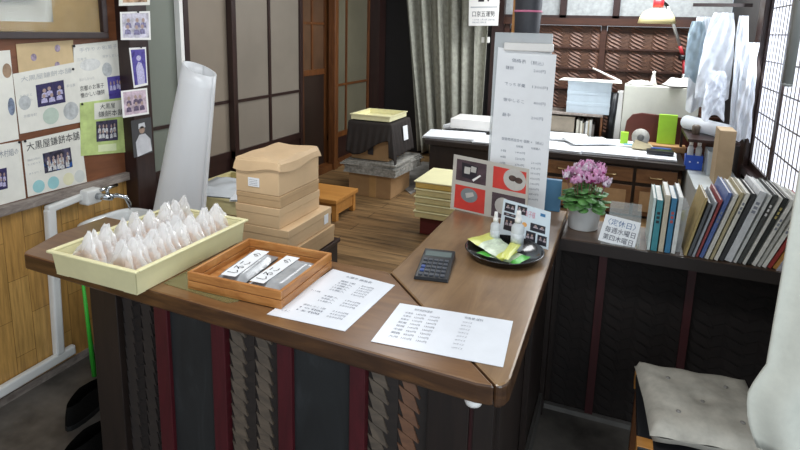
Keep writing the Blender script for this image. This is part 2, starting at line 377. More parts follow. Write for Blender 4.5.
# ================================================================ the L-shaped counter
ct = thing('sales_counter', 'L-shaped dark wooden sales counter with worn brown top and red front posts', 'counter', (-0.9,1.3,0))
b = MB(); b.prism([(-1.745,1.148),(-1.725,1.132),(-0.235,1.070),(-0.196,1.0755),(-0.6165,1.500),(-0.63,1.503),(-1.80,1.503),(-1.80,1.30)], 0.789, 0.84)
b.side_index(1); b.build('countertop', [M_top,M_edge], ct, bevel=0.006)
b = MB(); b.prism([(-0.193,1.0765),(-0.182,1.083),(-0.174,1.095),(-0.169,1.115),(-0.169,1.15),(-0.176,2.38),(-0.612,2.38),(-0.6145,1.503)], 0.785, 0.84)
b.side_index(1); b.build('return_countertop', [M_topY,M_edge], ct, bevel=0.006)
MB().box((-1.44,1.165,0.0),(-0.63,1.47,0.785)).build('carcass', M_dark, ct)
MB().box((-0.60,1.165,0.0),(-0.215,2.264,0.785)).build('return_carcass', M_dark, ct)
for x0,x1,m in ((-1.452,-1.345,M_dark),(-1.200,-1.152,M_red),(-0.997,-0.951,M_red),(-0.782,-0.737,M_red),(-0.569,-0.526,M_red),(-0.363,-0.262,M_dark),(-0.252,-0.205,M_dark)):
    MB().box((x0,1.137,0.0),(x1,1.165,0.785)).build('post', m, ct, bevel=0.002, label='red lacquered post' if m is M_red else None)
MB().box((-0.262,1.146,0.0),(-0.252,1.166,0.785)).build('beading', M_redd, ct)
for x0,x1 in ((-1.152,-0.997),(-0.737,-0.569)): MB().box((x0,1.150,0.0),(x1,1.166,0.785)).build('flat_panel', M_dkpanel, ct)
ajiro(-1.345,-1.200,0.0,0.785,1.160,4,0.040,0.006).build('woven_panel', [M_weD,M_weK], ct)
ajiro(-0.951,-0.782,0.0,0.785,1.160,4,0.040,0.006).build('woven_panel', [M_weL,M_weD], ct)
o = ajiro(-0.526,-0.363,0.0,0.785,1.160,4,0.040,0.006)
# the middle band of the last panel is of redder bark
for k_ in range(len(o.f)):
    if o.m[k_]==0 and sum(o.v[i_].x for i_ in o.f[k_])/len(o.f[k_]) > -0.455: o.m[k_]=2
o.build('woven_panel', [M_weL,M_weD,M_weR], ct, label='woven panel with a reddish band')
for y0,y1 in ((1.165,1.20),(1.66,1.70),(2.19,2.262)): MB().box((-0.213,y0,0.0),(-0.195,y1,0.785)).build('post', M_dark, ct)
MB().box((-0.213,1.2,0.0),(-0.200,2.236,0.10)).build('plinth', plain('dull_grey_board','#4d4a46',0.6,0.1), ct)
b = MB(); b.lathe([(0.0,0),(0.018,0),(0.02,0.006),(0.02,0.016),(0.0,0.016)], 16); o = b.build('round_stop', M_white, ct, local=True); o.location = Vector((-0.245,1.10,0.7685))-Vector(ct.location)

sh = thing('shelf_counter', 'low dark plank counter with red posts and woven front carrying the books and plant', 'counter', (0.25,2.3,0))
MB().box((-0.175,2.1155,0.765),(0.70,2.121,0.8085)).build('plank_edge', plain('dark_plank_front','#241b17',0.5,0.1), sh, label='dark front edge')  # front strip in a darker colour than the plank
MB().box((-0.175,2.121,0.765),(0.70,2.40,0.81)).build('plank', wood('dark_plank',[(0.2,'#2f221a'),(0.8,'#665040')],'X',8,8,0.35,0.1), sh, bevel=0.004)
MB().box((-0.214,2.268,0.0),(0.70,2.305,0.765)).build('back_board', M_dark, sh)
for x0,x1 in ((-0.03,0.0),(0.285,0.313),(0.60,0.64)): MB().box((x0,2.246,0.0),(x1,2.266,0.765)).build('post', M_redd, sh, label='dull red post')
for x0,x1 in ((-0.175,-0.03),(0.0,0.285),(0.313,0.60)): ajiro(x0,x1,0.03,0.765,2.262,max(3,round((x1-x0)/0.055)),0.045,0.005).build('woven_panel', [M_weK,M_weK], sh)

# ================================================================ left wall things
WX = -2.268
# framed picture behind glass
fp = thing('framed_picture', 'large brown-framed brush drawing under glass high on the left wall', 'picture', (-2.262,1.45,1.50))
b = MB()
y0,y1,z0,z1 = 0.75,1.955,1.497,2.25; x=-2.262
b.box((x,y0,z0),(x+0.03,y1,z0+0.028)); b.box((x,y0,z1-0.028),(x+0.03,y1,z1)); b.box((x,y0,z0+0.028),(x+0.03,y0+0.028,z1-0.028)); b.box((x,y1-0.028,z0+0.028),(x+0.03,y1,z1-0.028))
b.build('frame', M_mull, fp, bevel=0.003)
MB().box((x+0.004,y0+0.02,z0+0.02),(x+0.008,y1-0.02,z1-0.02)).build('mount', plain('tan_mount','#b09566',0.6,0.1,5), fp)
MB().box((x+0.008,0.85,1.565),(x+0.0095,1.70,2.15)).build('drawing', photo('ink_landscape',['#3f4448','#b7b6a8','#c9c9bd','#b8b7a9','#5b6064'],7,1), fp)
MB().box((x+0.014,y0+0.026,z0+0.026),(x+0.016,y1-0.026,z1-0.026)).build('glazing', plain('picture_glass','#ffffff',0.03,0,trans=1.0), fp)
NORM = (10,1.5,1.5)
def wall_sheet(name, q, mat, label, cat='notice', group=None, x=None):
    return Sheet(name, q, mat, None, label, cat, group, toward=NORM)
P_dk = photo('dark_group_photo', ['#1f1c33','#3b3560','#2b2747'], 60, 1)
P_dk2 = photo('crowd_photo', ['#1c1a24','#4a4560','#2a2630'], 80, 2)
P_bl = photo('violet_photo', ['#3a2f7a','#5a50a0','#473c8a'], 60, 3)
P_mx = photo('bright_snapshot', ['#e8e6ee','#8a86b8','#f0eef0','#7d9a7a','#f3f1f2'], 45, 4)
P_bl2 = photo('festival_photo', ['#2a62b0','#1c1a24','#55506a','#1c1a24'], 30, 5)

def people(s, u0, v0, u1, v1, rows, n, seed, base, coat):
    """a printed group photograph: dark ground with pale heads and coats"""
    s.rect('photo', u0, v0, u1, v1, base); r=random.Random(seed); bh=MB(); bc=MB()
    for q in range(rows):
        for k in range(n):
            u=u0+(u1-u0)*(0.08+0.84*(k+0.5+r.uniform(-.2,.2))/n); v=v0+(v1-v0)*(0.28+0.55*q/max(1,rows)+r.uniform(-.03,.03)); ru=(u1-u0)*0.32/n; rv=(v1-v0)*0.09
            bh.add([s.p(u+ru*0.6*math.cos(t*PI/4),v+rv*math.sin(t*PI/4),0.0012+0.0002*q) for t in range(8)],[tuple(range(8))])
            bc.add([s.p(u+a*ru,v+b_*rv,0.0010+0.0002*q) for a,b_ in ((-1.1,3.4),(-0.9,1.4),(0,0.9),(0.9,1.4),(1.1,3.4))],[(0,1,2,3,4)])
    bc.build('printed_coats', coat, s.o); bh.build('printed_heads', plain('printed_faces','#b39a90',0.4,0.1), s.o)
M_pvio=plain('printed_violet_white','#c4bfe0',0.4,0.2,200); M_pwh=plain('printed_white_coats','#d8d8d8',0.4,0.3,200)
def pencil(s, items):
    s.texts(items, plain('pencil_writing','#b5b7b8',0.6,0.05), 0.0008, 'pencil_lettering')
g = 'handmade notices pinned on the left wall'
s = wall_sheet('pinned_notice', [(-2.268, 1.426, 1.448),(-2.268, 1.517, 1.453),(-2.268, 1.517, 1.095),(-2.268, 1.388, 1.089)], M_off, 'white notice with brown sketch cut off by the left edge, upper one', group=g)
s.disc('sketch', 0.80,0.22,0.18,0.08, plain('brown_sketch','#a58a70',0.7,0.2)); s.disc('sketch', 0.85,0.62,0.12,0.10, plain('blue_grey_sketch','#7f8aa0',0.7,0.3,40))
s = wall_sheet('pinned_notice', [(-2.267, 1.386, 1.086),(-2.267, 1.519, 1.086),(-2.267, 1.52, 0.844),(-2.267, 1.361, 0.843)], M_off, 'white notice with small dark photo at the left edge, lower one', group=g)
people(s,0.1,0.40,0.55,0.75,2,4,1,P_dk,M_pvio); s.text('木村組の', 0.35,0.10,0.92,0.22, M_inkg)
s = wall_sheet('pinned_notice', [(-2.267, 1.543, 1.476),(-2.267, 1.796, 1.49),(-2.267, 1.79, 1.368),(-2.267, 1.543, 1.361)], plain('tan_paper','#cdb48a',0.65,0.06), 'tan sheet with two small purple figures under the picture frame', group=g)
for u,v in ((0.27,0.5),(0.70,0.25),(0.68,0.85)): s.disc('figure', u,v,0.05,0.13, plain('violet_sketch','#a393a6',0.7,0.3,60))
s = wall_sheet('pinned_notice', [(-2.266, 1.518, 1.359),(-2.266, 1.801, 1.394),(-2.266, 1.802, 1.124),(-2.266, 1.522, 1.115)], M_off, 'white notice with one dark purple photo in its centre below tan sheet', group=g)
s.text('大黒屋鎌餅本舗', 0.1,0.07,0.9,0.16, plain('pencil_writing','#b5b7b8',0.6,0.05)); people(s,0.31,0.25,0.76,0.62,2,3,2,P_dk,M_pvio); pencil(s,[('もち米と',0.06,0.36,0.24,0.41),('こしあん',0.06,0.44,0.24,0.49),('手仕事',0.80,0.34,0.95,0.39),('京都寺町',0.08,0.70,0.28,0.75)])
s.disc('seal', 0.50,0.80,0.13,0.14, plain('pale_green_wash','#c3d2c4',0.7,0.1)); s.disc('seal', 0.84,0.78,0.13,0.15, plain('grey_wash','#bfc2c2',0.7,0.15,40)); s.disc('seal',0.12,0.5,0.09,0.12,plain('grey_wash','#bfc2c2'))
s = wall_sheet('pinned_notice', [(-2.267, 1.789, 1.468),(-2.267, 2.057, 1.488),(-2.267, 2.071, 1.211),(-2.267, 1.799, 1.198)], M_off, 'white notice with handwriting and violet group photo at lower right', group=g)
s.text('手作りの和菓子', 0.12,0.06,0.88,0.13, plain('pencil_writing','#b5b7b8',0.6,0.05)); s.disc('seal', 0.62,0.47,0.10,0.12, plain('grey_wash','#bfc2c2')); people(s,0.60,0.60,1.0,1.0,1,5,3,P_bl,M_pvio); pencil(s,[('三年生',0.06,0.22,0.25,0.27),('見学しました',0.55,0.22,0.92,0.27),('おいしかった',0.06,0.55,0.35,0.60)]); s.text('京都のお菓子\n懐かしい鎌餅', 0.05,0.68,0.52,0.88, M_ink, sp=1.2)
s.disc('drawing', 0.3,0.35,0.2,0.1, plain('faint_pencil','#dcdcd8',0.7,0.1,50))
s = wall_sheet('pinned_notice', [(-2.264, 1.803, 1.211),(-2.264, 2.062, 1.212),(-2.264, 2.053, 0.937),(-2.264, 1.786, 0.97)], plain('lime_marbled_paper','#c2d488',0.65,0.15,12), 'yellow-green marbled notice with dark group photo, right of the lower row', group=g)
s.rect('title_slip', 0.28,0.04,0.97,0.34, M_off); s.texts([('大黒屋',0.4,0.07,0.72,0.17),('鎌餅本舗',0.36,0.20,0.9,0.31)], M_ink, 0.0012); people(s,0.31,0.38,0.76,0.76,2,5,4,P_dk2,M_pwh); s.rect('caption', 0.34,0.82,0.72,0.95, plain('pale_lime_paper','#dde6b8'))
s = wall_sheet('pinned_notice', [(-2.265, 1.526, 1.085),(-2.265, 1.793, 1.098),(-2.265, 1.807, 0.843),(-2.265, 1.528, 0.847)], M_off, 'white notice with large black brush title and coloured discs along its foot', group=g)
s.text('大黒屋鎌餅本舗', 0.06,0.05,0.97,0.20, M_ink); people(s,0.30,0.30,0.78,0.66,3,5,5,P_bl2,M_pwh); pencil(s,[('鎌餅は稲刈',0.05,0.34,0.25,0.38),('りの形です',0.05,0.42,0.25,0.46),('ありがとう',0.05,0.58,0.25,0.62)])
for u,c in ((0.18,'#9ccdd0'),(0.42,'#9ccdd0'),(0.68,'#e6e2c0'),(0.88,'#d3d6d2')): s.disc('colour_disc', u,0.86,0.095,0.115, plain('wash_'+c[1:],c,0.7,0.05))
g2 = 'small photographs by the dark post'
PX2 = -2.186
s = wall_sheet('pinned_photo', [(-2.186, 1.985, 1.716),(-2.186, 2.168, 1.729),(-2.186, 2.163, 1.658),(-2.186, 1.979, 1.645)], M_off, 'brown photo half cut off at the top, on the dark post', 'photo', g2)
s.rect('image', 0.12,0,0.9,0.8, photo('brown_photo',['#9a6b45','#d0b090','#6a4a30'],50,6))
s = wall_sheet('pinned_photo', [(-2.186, 1.983, 1.618),(-2.186, 2.161, 1.629),(-2.186, 2.157, 1.49),(-2.186, 1.978, 1.491)], M_white, 'square white-bordered snapshot of people below the brown photo', 'photo', g2); people(s,0.06,0.06,0.94,0.92,2,3,11,plain('pale_print','#cfcbd8',0.4,0.25,30),plain('mauve_print','#8a84a8',0.4,0.3,90))
s = wall_sheet('pinned_photo', [(-2.186, 2.021, 1.454),(-2.186, 2.123, 1.456),(-2.186, 2.122, 1.271),(-2.186, 2.035, 1.263)], M_white, 'narrow slanting violet photo of a figure in white', 'photo', g2); s.rect('image', 0.08,0.05,0.92,0.94, P_bl); s.poly('printed_figure',[(0.30,0.94),(0.28,0.5),(0.45,0.36),(0.65,0.4),(0.78,0.6),(0.8,0.94)],M_pvio,0.001); s.disc('printed_head',0.5,0.27,0.14,0.07,M_pvio,0.001)
s = wall_sheet('pinned_photo', [(-2.185, 1.958, 1.256),(-2.185, 2.114, 1.257),(-2.185, 2.117, 1.127),(-2.185, 1.959, 1.128)], M_white, 'white-bordered colour snapshot just above the cook portrait', 'photo', g2); people(s,0.07,0.06,0.93,0.92,2,3,12,plain('rosy_print','#cdb8c4',0.4,0.25,30),plain('plum_print','#6a5a74',0.4,0.3,90))
s = wall_sheet('pinned_photo', [(-2.186, 2.005, 1.107),(-2.186, 2.129, 1.11),(-2.186, 2.129, 0.93),(-2.186, 2.009, 0.924)], plain('dark_print','#4a4a4c',0.35,0.15,8), 'dark portrait photo of a cook in white cap and jacket', 'photo', g2)
s.poly('printed_figure', [(0.18,1),(0.15,0.6),(0.35,0.42),(0.65,0.42),(0.9,0.6),(0.95,0.95)], plain('printed_white','#c9c9cc',0.4,0.1)); s.disc('printed_face', 0.5,0.3,0.14,0.1, plain('printed_skin','#a08878',0.4)); s.poly('printed_cap', [(0.33,0.26),(0.35,0.12),(0.65,0.11),(0.68,0.25)], plain('printed_white','#c9c9cc'))
for p_,where in (((-2.268, 1.794, 1.464),'at top left of the notice with the violet group photo'),((-2.268, 1.78, 1.364),'at the lower right corner of the tan sheet'),((-2.268, 1.512, 1.083),'at top of the lower notice by the left edge'),((-2.268, 1.811, 1.205),'at top left corner of the yellow-green notice'),((-2.268, 1.536, 1.083),'at top left of the notice with coloured discs'),((-2.186, 2.086, 1.457),'above the narrow slanting violet photo'),((-2.186, 2.081, 1.622),'above the square snapshot of people')):
    b = MB(); b.lathe([(0.0,0),(0.0045,0.0),(0.0055,0.004),(0.003,0.006),(0.0,0.0065)], 10); o = b.build('drawing_pin', M_black, None, local=True)
    o.location = Vector(p_)+Vector((0.005,0,0)); o.rotation_euler = (0,PI/2,0); tag(o, 'tiny dark round drawing pin '+where, 'pin', 'drawing pins on the left wall')

# pipework, basin and tap
b = MB()
def rbar(b, p, q, w, h):
    p=Vector(p); q=Vector(q); d=(q-p).normalized(); u=Vector((1,0,0)); v=d.cross(u).normalized()
    qa=[p+u*a*h/2+v*c*w/2 for a,c in ((-1,-1),(1,-1),(1,1),(-1,1))]; qb=[q+u*a*h/2+v*c*w/2 for a,c in ((-1,-1),(1,-1),(1,1),(-1,1))]
    b.hexa(qa,qb)
pp = thing('water_pipe', 'white boxed water pipe bent round the bamboo wainscot to the basin tap', 'pipe', (-2.245,1.56,0.09))
b = MB(); rbar(b, (-2.25,1.605,0.775),(-2.25,1.585,0.10),0.04,0.035); b.build('riser', M_pvc, pp, bevel=0.008)
b = MB(); rbar(b, (-2.25,1.59,0.775),(-2.25,1.77,0.79),0.034,0.035); b.build('upper_run', M_pvc, pp, bevel=0.008)
b = MB(); rbar(b, (-2.25,1.66,0.085),(-2.25,0.55,0.06),0.045,0.03); b.build('floor_run', M_pvc, pp, bevel=0.008)
b = MB(); b.box((-2.262,1.75,0.75),(-2.20,1.83,0.82)); b.build('valve_box', M_pvc, pp, bevel=0.01)
tp = thing('basin_tap', 'small chrome tap with cross handle above the white hand basin', 'tap', (-2.20,1.83,0.785))
b = MB(); b.tube([(-2.20,1.80,0.785),(-2.13,1.82,0.785)],0.016,12); b.build('body', M_chrome, tp)
b = MB(); b.tube([(-2.15,1.82,0.785),(-2.12,1.84,0.79),(-2.09,1.86,0.78),(-2.08,1.87,0.745),(-2.08,1.87,0.715)],0.010,10); b.build('spout', M_chrome, tp)
b = MB(); b.tube([(-2.15,1.815,0.79),(-2.15,1.815,0.825)],0.008,8); b.tube([(-2.15,1.78,0.825),(-2.15,1.87,0.828)],0.008,8); b.build('handle', M_chrome, tp)
bs = thing('hand_basin', 'small white porcelain hand basin on the bamboo wall behind the cream tray', 'basin', (-2.13,1.83,0.56))
def basin(u, v):
    a = u*2*PI; prof = [(0.0,0.0),(0.5,0.0),(0.82,0.03),(0.96,0.10),(1.0,0.145),(1.0,0.155),(0.9,0.155),(0.84,0.12),(0.6,0.045),(0.0,0.035)]
    k = v*(len(prof)-1); i = min(int(k), len(prof)-2); t = k-i; r = prof[i][0]*(1-t)+prof[i+1][0]*t; z = prof[i][1]*(1-t)+prof[i+1][1]*t
    ca, sa = math.cos(a), math.sin(a); e = 0.6
    X = math.copysign(abs(ca)**e, ca)*0.125*r; Yy = math.copysign(abs(sa)**e, sa)*0.165*r
    return (-2.13+X, 1.85+Yy, 0.515+z)
b = MB(); b.grid(basin, 40, 18); b.build('bowl', M_porc, bs)
b = MB(); b.lathe([(0.0,0),(0.02,0),(0.022,0.004),(0.0,0.004)],14); o = b.build('drain', M_chrome, bs, local=True); o.location = Vector((-2.13,1.83,0.568))-Vector(bs.location)
b = MB(); b.tube([(-2.262,1.83,0.54),(-2.20,1.83,0.54)],0.03,10); b.build('bracket', M_porc, bs)
b = MB(); b.tube([(-2.12,1.63,0.50),(-2.10,1.635,0.16)],[0.006,0.012],8); o = b.build('green_broom_handle', plain('bright_green_plastic','#3fbf3a',0.4)); tag(o,'bright green plastic handle standing in the gap left of counter','handle')
o.location.z -= 0.16
o2 = [v for v in o.data.vertices]
for v in o2:
    if v.co.z > 0.2: v.co.z += 0.16

# dark shoes on the concrete
def shoe(loc, rz, label):
    t = thing('black_shoe', label, 'shoe', loc, rz, 'dark shoes on the floor')
    def up(u,v):
        a=u*2*PI; k=v; y=math.sin(a); x=math.cos(a)
        L=0.14*(1-0.15*k*k); W=0.048*(1-0.3*k); yy=y*L; z=0.02+0.075*k*(1.0-0.35*max(0,y)) 
        return (x*W*(1+0.15*y), yy-0.01*k, z)
    b=MB(); b.grid(up,24,6); b.build('upper', plain('black_leather','#141312',0.85,spec=0.1), t, local=True)
    b=MB(); b.prism([(math.cos(q*PI/10)*0.05*(1+0.15*math.sin(q*PI/10)), math.sin(q*PI/10)*0.143) for q in range(20)],0.0,0.02); b.build('sole', plain('black_rubber','#1a1a1a',0.7), t, local=True)
    return t
shoe((-1.93,1.47,0.001),0.3,'black shoe on the concrete nearer the left wall'); shoe((-1.70,1.30,0.001),0.1,'black shoe on the concrete nearer the counter post')

# ================================================================ things on the counter
R = random.Random(7)
def lift(q, dz=0): return [Vector(p)+Vector((0,0,dz)) for p in q]
# clear mat
b = MB(); b.prism([(-1.175,1.155),(-0.935,1.135),(-0.915,1.155),(-0.915,1.46),(-1.165,1.46)], 0.8402, 0.8425)
tag(b.build('clear_counter_mat', film('clear_vinyl','#8d875c',0.45,0.08)), 'clear glossy vinyl mat on the counter between cream tray and wooden basket', 'mat')
# cream tray with wrapped cakes
TY = (-1.340,1.298,0.8405); TR = -0.012
ty = thing('cream_bakery_tray', 'long cream plastic tray full of wrapped cakes on the left end of counter', 'tray', TY, TR)
b = MB(); wx,wy,h,t = 0.158,0.226,0.068,0.004
b.box((-wx,-wy,0),(wx,wy,0.005))
for sx in (-1,1): b.hexa([(sx*wx,-wy,0),(sx*(wx-t),-wy,0),(sx*(wx-t),wy,0),(sx*wx,wy,0)],[(sx*(wx+.006),-wy-.006,h),(sx*(wx+.006-t),-wy-.006,h),(sx*(wx+.006-t),wy+.006,h),(sx*(wx+.006),wy+.006,h)])
for sy in (-1,1): b.hexa([(-wx,sy*wy,0),(wx,sy*wy,0),(wx,sy*(wy-t),0),(-wx,sy*(wy-t),0)],[(-wx-.006,sy*(wy+.006),h),(wx+.006,sy*(wy+.006),h),(wx+.006,sy*(wy+.006-t),h),(-wx-.006,sy*(wy+.006-t),h)])
b.build('tray_body', M_cream, ty, local=True, bevel=0.002)
MB().box((-wx+0.006,-wy+0.006,0.0052),(wx-0.006,wy-0.006,0.0165)).build('paper_liner', M_off, ty, local=True)
b = MB(); o_ = 0.016; i_ = 0.004
b.box((-wx-o_,-wy-o_,h),(wx+o_,-wy+i_-.006,h+.008)); b.box((-wx-o_,wy-i_+.006,h),(wx+o_,wy+o_,h+.008)); b.box((-wx-o_,-wy-.002,h),(-wx-.001,wy+.002,h+.008)); b.box((wx+.001,-wy-.002,h),(wx+o_,wy+.002,h+.008))
b.build('rim', M_cream, ty, local=True, bevel=0.003)
for sx in (-1,1):
    for sy in (-1,1): MB().box((sx*wx,sy*wy,-0.0003),(sx*(wx-0.05),sy*(wy-0.03),0.002)).build('foot', M_cream, ty, local=True)
M_cake = plain('brown_rice_cake','#b9813f',0.5,0.15,40)
M_wrap = milky('clear_cake_wrap','#ffffff',0.36,0.10,0.45)
cakes = []
def cake(seed, loc, rz, tilt, sc):
    r = random.Random(seed)
    t = thing('wrapped_cake', 'small cake in clear pointed wrap standing in packed rows in the cream tray', 'wrapped cake', loc, (tilt,0,rz), 'wrapped cakes in the cream tray')
    t.scale = (sc,sc,sc)
    b = MB(); b.lathe([(0.0,0),(0.75,0.005),(1.0,0.015),(0.8,0.030),(0.4,0.042),(0,0.045)],12,0,None,True,0.042,0.0105)
    b.build('rice_cake', M_cake, t, local=True)
    ap = r.uniform(-0.012,0.012); n = 14
    ph=[r.uniform(-1,1) for _ in range(n)]; jt=[[(r.uniform(-.005,.005),r.uniform(-.003,.003),r.uniform(-.006,.006)) for _ in range(8)] for _ in range(n)]
    def f(u,v):
        a=u*2*PI; k=v; w=0.062*(1-k)**1.05+0.005; d=0.0145*(1-k)**0.9+0.0018
        cr = 1+0.13*ph[int(u*n)%n]*(0.3+k)
        q_=jt[int(round(u*n))%n][int(round(v*6))]; m_=0 if v<0.1 else 1
        return (math.cos(a)*w*cr+ap*k+q_[0]*m_, math.sin(a)*d*cr+q_[1]*m_, 0.001+0.082*k+q_[2]*m_)
    b = MB(); b.grid(f, n, 6, smooth=False); b.add([f(i/n,1) for i in range(n)],[tuple(range(n))]); b.build('wrap', M_wrap, t, local=True)
    return t
pr = [cake(k,(0,0,0),0,0,1) for k in range(4)]
k = 0
for row,xx in enumerate((-0.078,0.068)):
    for j in range(15):
        y = -0.198+j*0.0280+(0.006 if row else 0); x = xx+R.uniform(-0.008,0.008)
        c,s_ = math.cos(TR),math.sin(TR); X_=TY[0]+x*c-y*s_; Y_=TY[1]+x*s_+y*c
        loc=(X_,Y_,TY[2]+0.0175); rot=(R.uniform(-0.22,0.02),R.uniform(-0.05,0.05),TR+R.uniform(-0.1,0.1))
        if k<4: t=pr[k]; t.location=loc; t.rotation_euler=rot
        else: t=dup(pr[k%4],loc,rot)
        t.scale=(1.16,0.98,R.uniform(1.2,1.42))
        pk = 'left row' if row==0 else 'right row'
        t['label'] = ('fifth','sixth','seventh','eighth','ninth','tenth','eleventh')[max(0,min(6,j-4))]+' wrapped cake from the front in the '+pk+' of the cream tray'
        if j<4: t['label'] = ('first','second','third','fourth')[j]+' wrapped cake from the front in the '+pk+' of the cream tray'
        if j>10: t['label'] = ('fourth','third','second','last')[j-11]+' wrapped cake from the far end in the '+pk+' of cream tray'
        if j==14 and row==1: t.rotation_euler=(-0.35,0.1,0.5)
        k += 1

# wooden basket with two packets
bk = thing('wooden_basket', 'shallow honey-brown wooden basket tray holding two labelled packets', 'basket', (-0.938,1.302,0.8428), 0.02)
M_hon = wood('honey_wood_x', [(0.2,'#8c5526'),(0.5,'#b57a40'),(0.8,'#cf9a5e')], 'X', 12, 5, 0.4, 0.25); M_hony = wood('honey_wood_y', [(0.2,'#8c5526'),(0.5,'#b57a40'),(0.8,'#cf9a5e')], 'Y', 12, 5, 0.4, 0.25)
a_,c_=0.152,0.143
b=MB(); b.box((-a_,-c_,0.004),(a_,c_,0.008)); b.build('base', M_hon, bk, local=True)
for sy in (-1,1):
    b=MB(); b.box((-a_,sy*c_,0),(a_,sy*(c_-0.009),0.024)); b.box((-a_,sy*c_,0.026),(a_,sy*(c_-0.009),0.050)); b.build('side_board', M_hon, bk, local=True, bevel=0.0015)
for sx in (-1,1):
    b=MB(); b.box((sx*a_,-c_+0.009,0),(sx*(a_-0.009),c_-0.009,0.024)); b.box((sx*a_,-c_+0.009,0.026),(sx*(a_-0.009),c_-0.009,0.050)); b.build('end_board', M_hony, bk, local=True, bevel=0.0015)
def packet(loc, rz, label, w_, l_):
    t = thing('sweet_packet', label, 'packet', loc, rz, 'packets in the wooden basket')
    def f(u,v):
        x=(u-0.5)*w_; y=(v-0.5)*l_; e=min(u,1-u)*min(v,1-v); return (x,y,0.006+0.020*min(1,(min(u,1-u)*5))*min(1,min(v,1-v)*6)+0.0012*math.sin(u*40+v*23))
    b=MB(); b.grid(f,14,18); n=len(b.v); b.add([(-w_/2,-l_/2,0),(w_/2,-l_/2,0),(w_/2,l_/2,0),(-w_/2,l_/2,0)],[(3,2,1,0)]); 
    b.build('pouch', plain('silvery_clear_pouch','#a9abad',0.22,0.15,20,spec=0.8,bmp=0.4), t, local=True)
    return t
p1 = packet((-1.000,1.305,0.8515),0.10,'grey clear packet with brush-lettered slip, left one in the wooden basket',0.095,0.225)
p2 = packet((-0.870,1.305,0.8515),0.02,'grey clear packet with brush-lettered slip, right one in the wooden basket',0.130,0.235)
def slip(par, x0,x1,y0,y1,rz):
    w_=world(par); q=[w_@Vector(p) for p in ((x0,y0,0.029),(x0,y1,0.029),(x1,y1,0.029),(x1,y0,0.029))]
    S=Sheet('label_slip', q, M_paper, par, toward=(0,0,5), th=0.0006); return S
for par,x0,x1 in ((p1,-0.020,0.026),(p2,-0.045,0.0)):
    S=slip(par,x0,x1,-0.100,0.092,0)
    uv,fs=text_mesh('しるこ'); b=MB(); b.add([S.p(0.10+0.42*u,0.82-0.66*v,0.0009) for u,v in uv],fs); b.build('lettering',M_ink,S.o)
    uv,fs=text_mesh('の'); b=MB(); b.add([S.p(0.74+0.14*u,0.80-0.55*v,0.0009) for u,v in uv],fs); b.build('seal_mark',M_ink,S.o)
    b=MB(); b.add([S.p(u,v,0.0008) for u,v in ((0,1.03),(1,1.03),(1,1.12),(0,1.12))],[(0,1,2,3)]); 
# laminated price papers
S = Sheet('laminated_price_sheet', [(-0.783, 1.445, 0.842),(-0.567, 1.423, 0.842),(-0.582, 1.137, 0.842),(-0.804, 1.128, 0.842)], M_paperB, None, 'laminated white price sheet lying on counter right of the wooden basket', 'price sheet', toward=(0,0,9))
rows=[('お菓子 価格表',0.30,0.06,0.70,0.10)]
for i,(nm,pr_) in enumerate((('鎌餅 1個','260円'),('5個入','1400円'),('10個入','2750円'),('15個入','4100円'),('20個入','5400円'))): rows += [(nm,0.30,0.17+i*0.05,0.52,0.20+i*0.05),(pr_,0.62,0.17+i*0.05,0.80,0.20+i*0.05)]
for i,(nm,pr_) in enumerate((('5棹入','1750円'),('8棹入','2800円'),('10棹入','3500円'))): rows += [(nm,0.34,0.50+i*0.05,0.54,0.53+i*0.05),(pr_,0.64,0.50+i*0.05,0.84,0.53+i*0.05)]
for i,(nm,pr_) in enumerate((('懐中しるこ 5個','2100円'),('10個','4150円'),('15個','6200円'))): rows += [(nm,0.24,0.72+i*0.05,0.54,0.75+i*0.05),(pr_,0.64,0.72+i*0.05,0.84,0.75+i*0.05)]
rows += [('でっち羊羹',0.10,0.46,0.24,0.49),('しるこ',0.10,0.88,0.2,0.91)]
S.texts(rows, M_inkg)
S = Sheet('laminated_price_sheet', [(-0.513, 1.327, 0.842),(-0.211, 1.359, 0.842),(-0.193, 1.147, 0.842),(-0.505, 1.122, 0.842)], M_paperB, None, 'wide laminated white price list lying across the mitred corner of counter', 'price sheet', toward=(0,0,9))
rows=[('地方発送料金表',0.16,0.08,0.32,0.14),('宅急便 送料',0.60,0.08,0.76,0.14)]
for i in range(8):
    y=0.20+i*0.085
    rows += [(('北海道','北東北','南東北','関東','信越','中部','関西','九州')[i],0.10,y,0.17,y+0.045),(('1450円','1250円','1150円','1050円','1050円','950円','850円','1050円')[i],0.20,y,0.28,y+0.045),(('1700円','1500円','1400円','1300円','1300円','1200円','1100円','1300円')[i],0.32,y,0.40,y+0.045),(('60サイズ','80サイズ','100サイズ','120サイズ','60サイズ','80サイズ','100サイズ','120サイズ')[i],0.60,y,0.68,y+0.04)]
S.texts(rows, M_inkg)
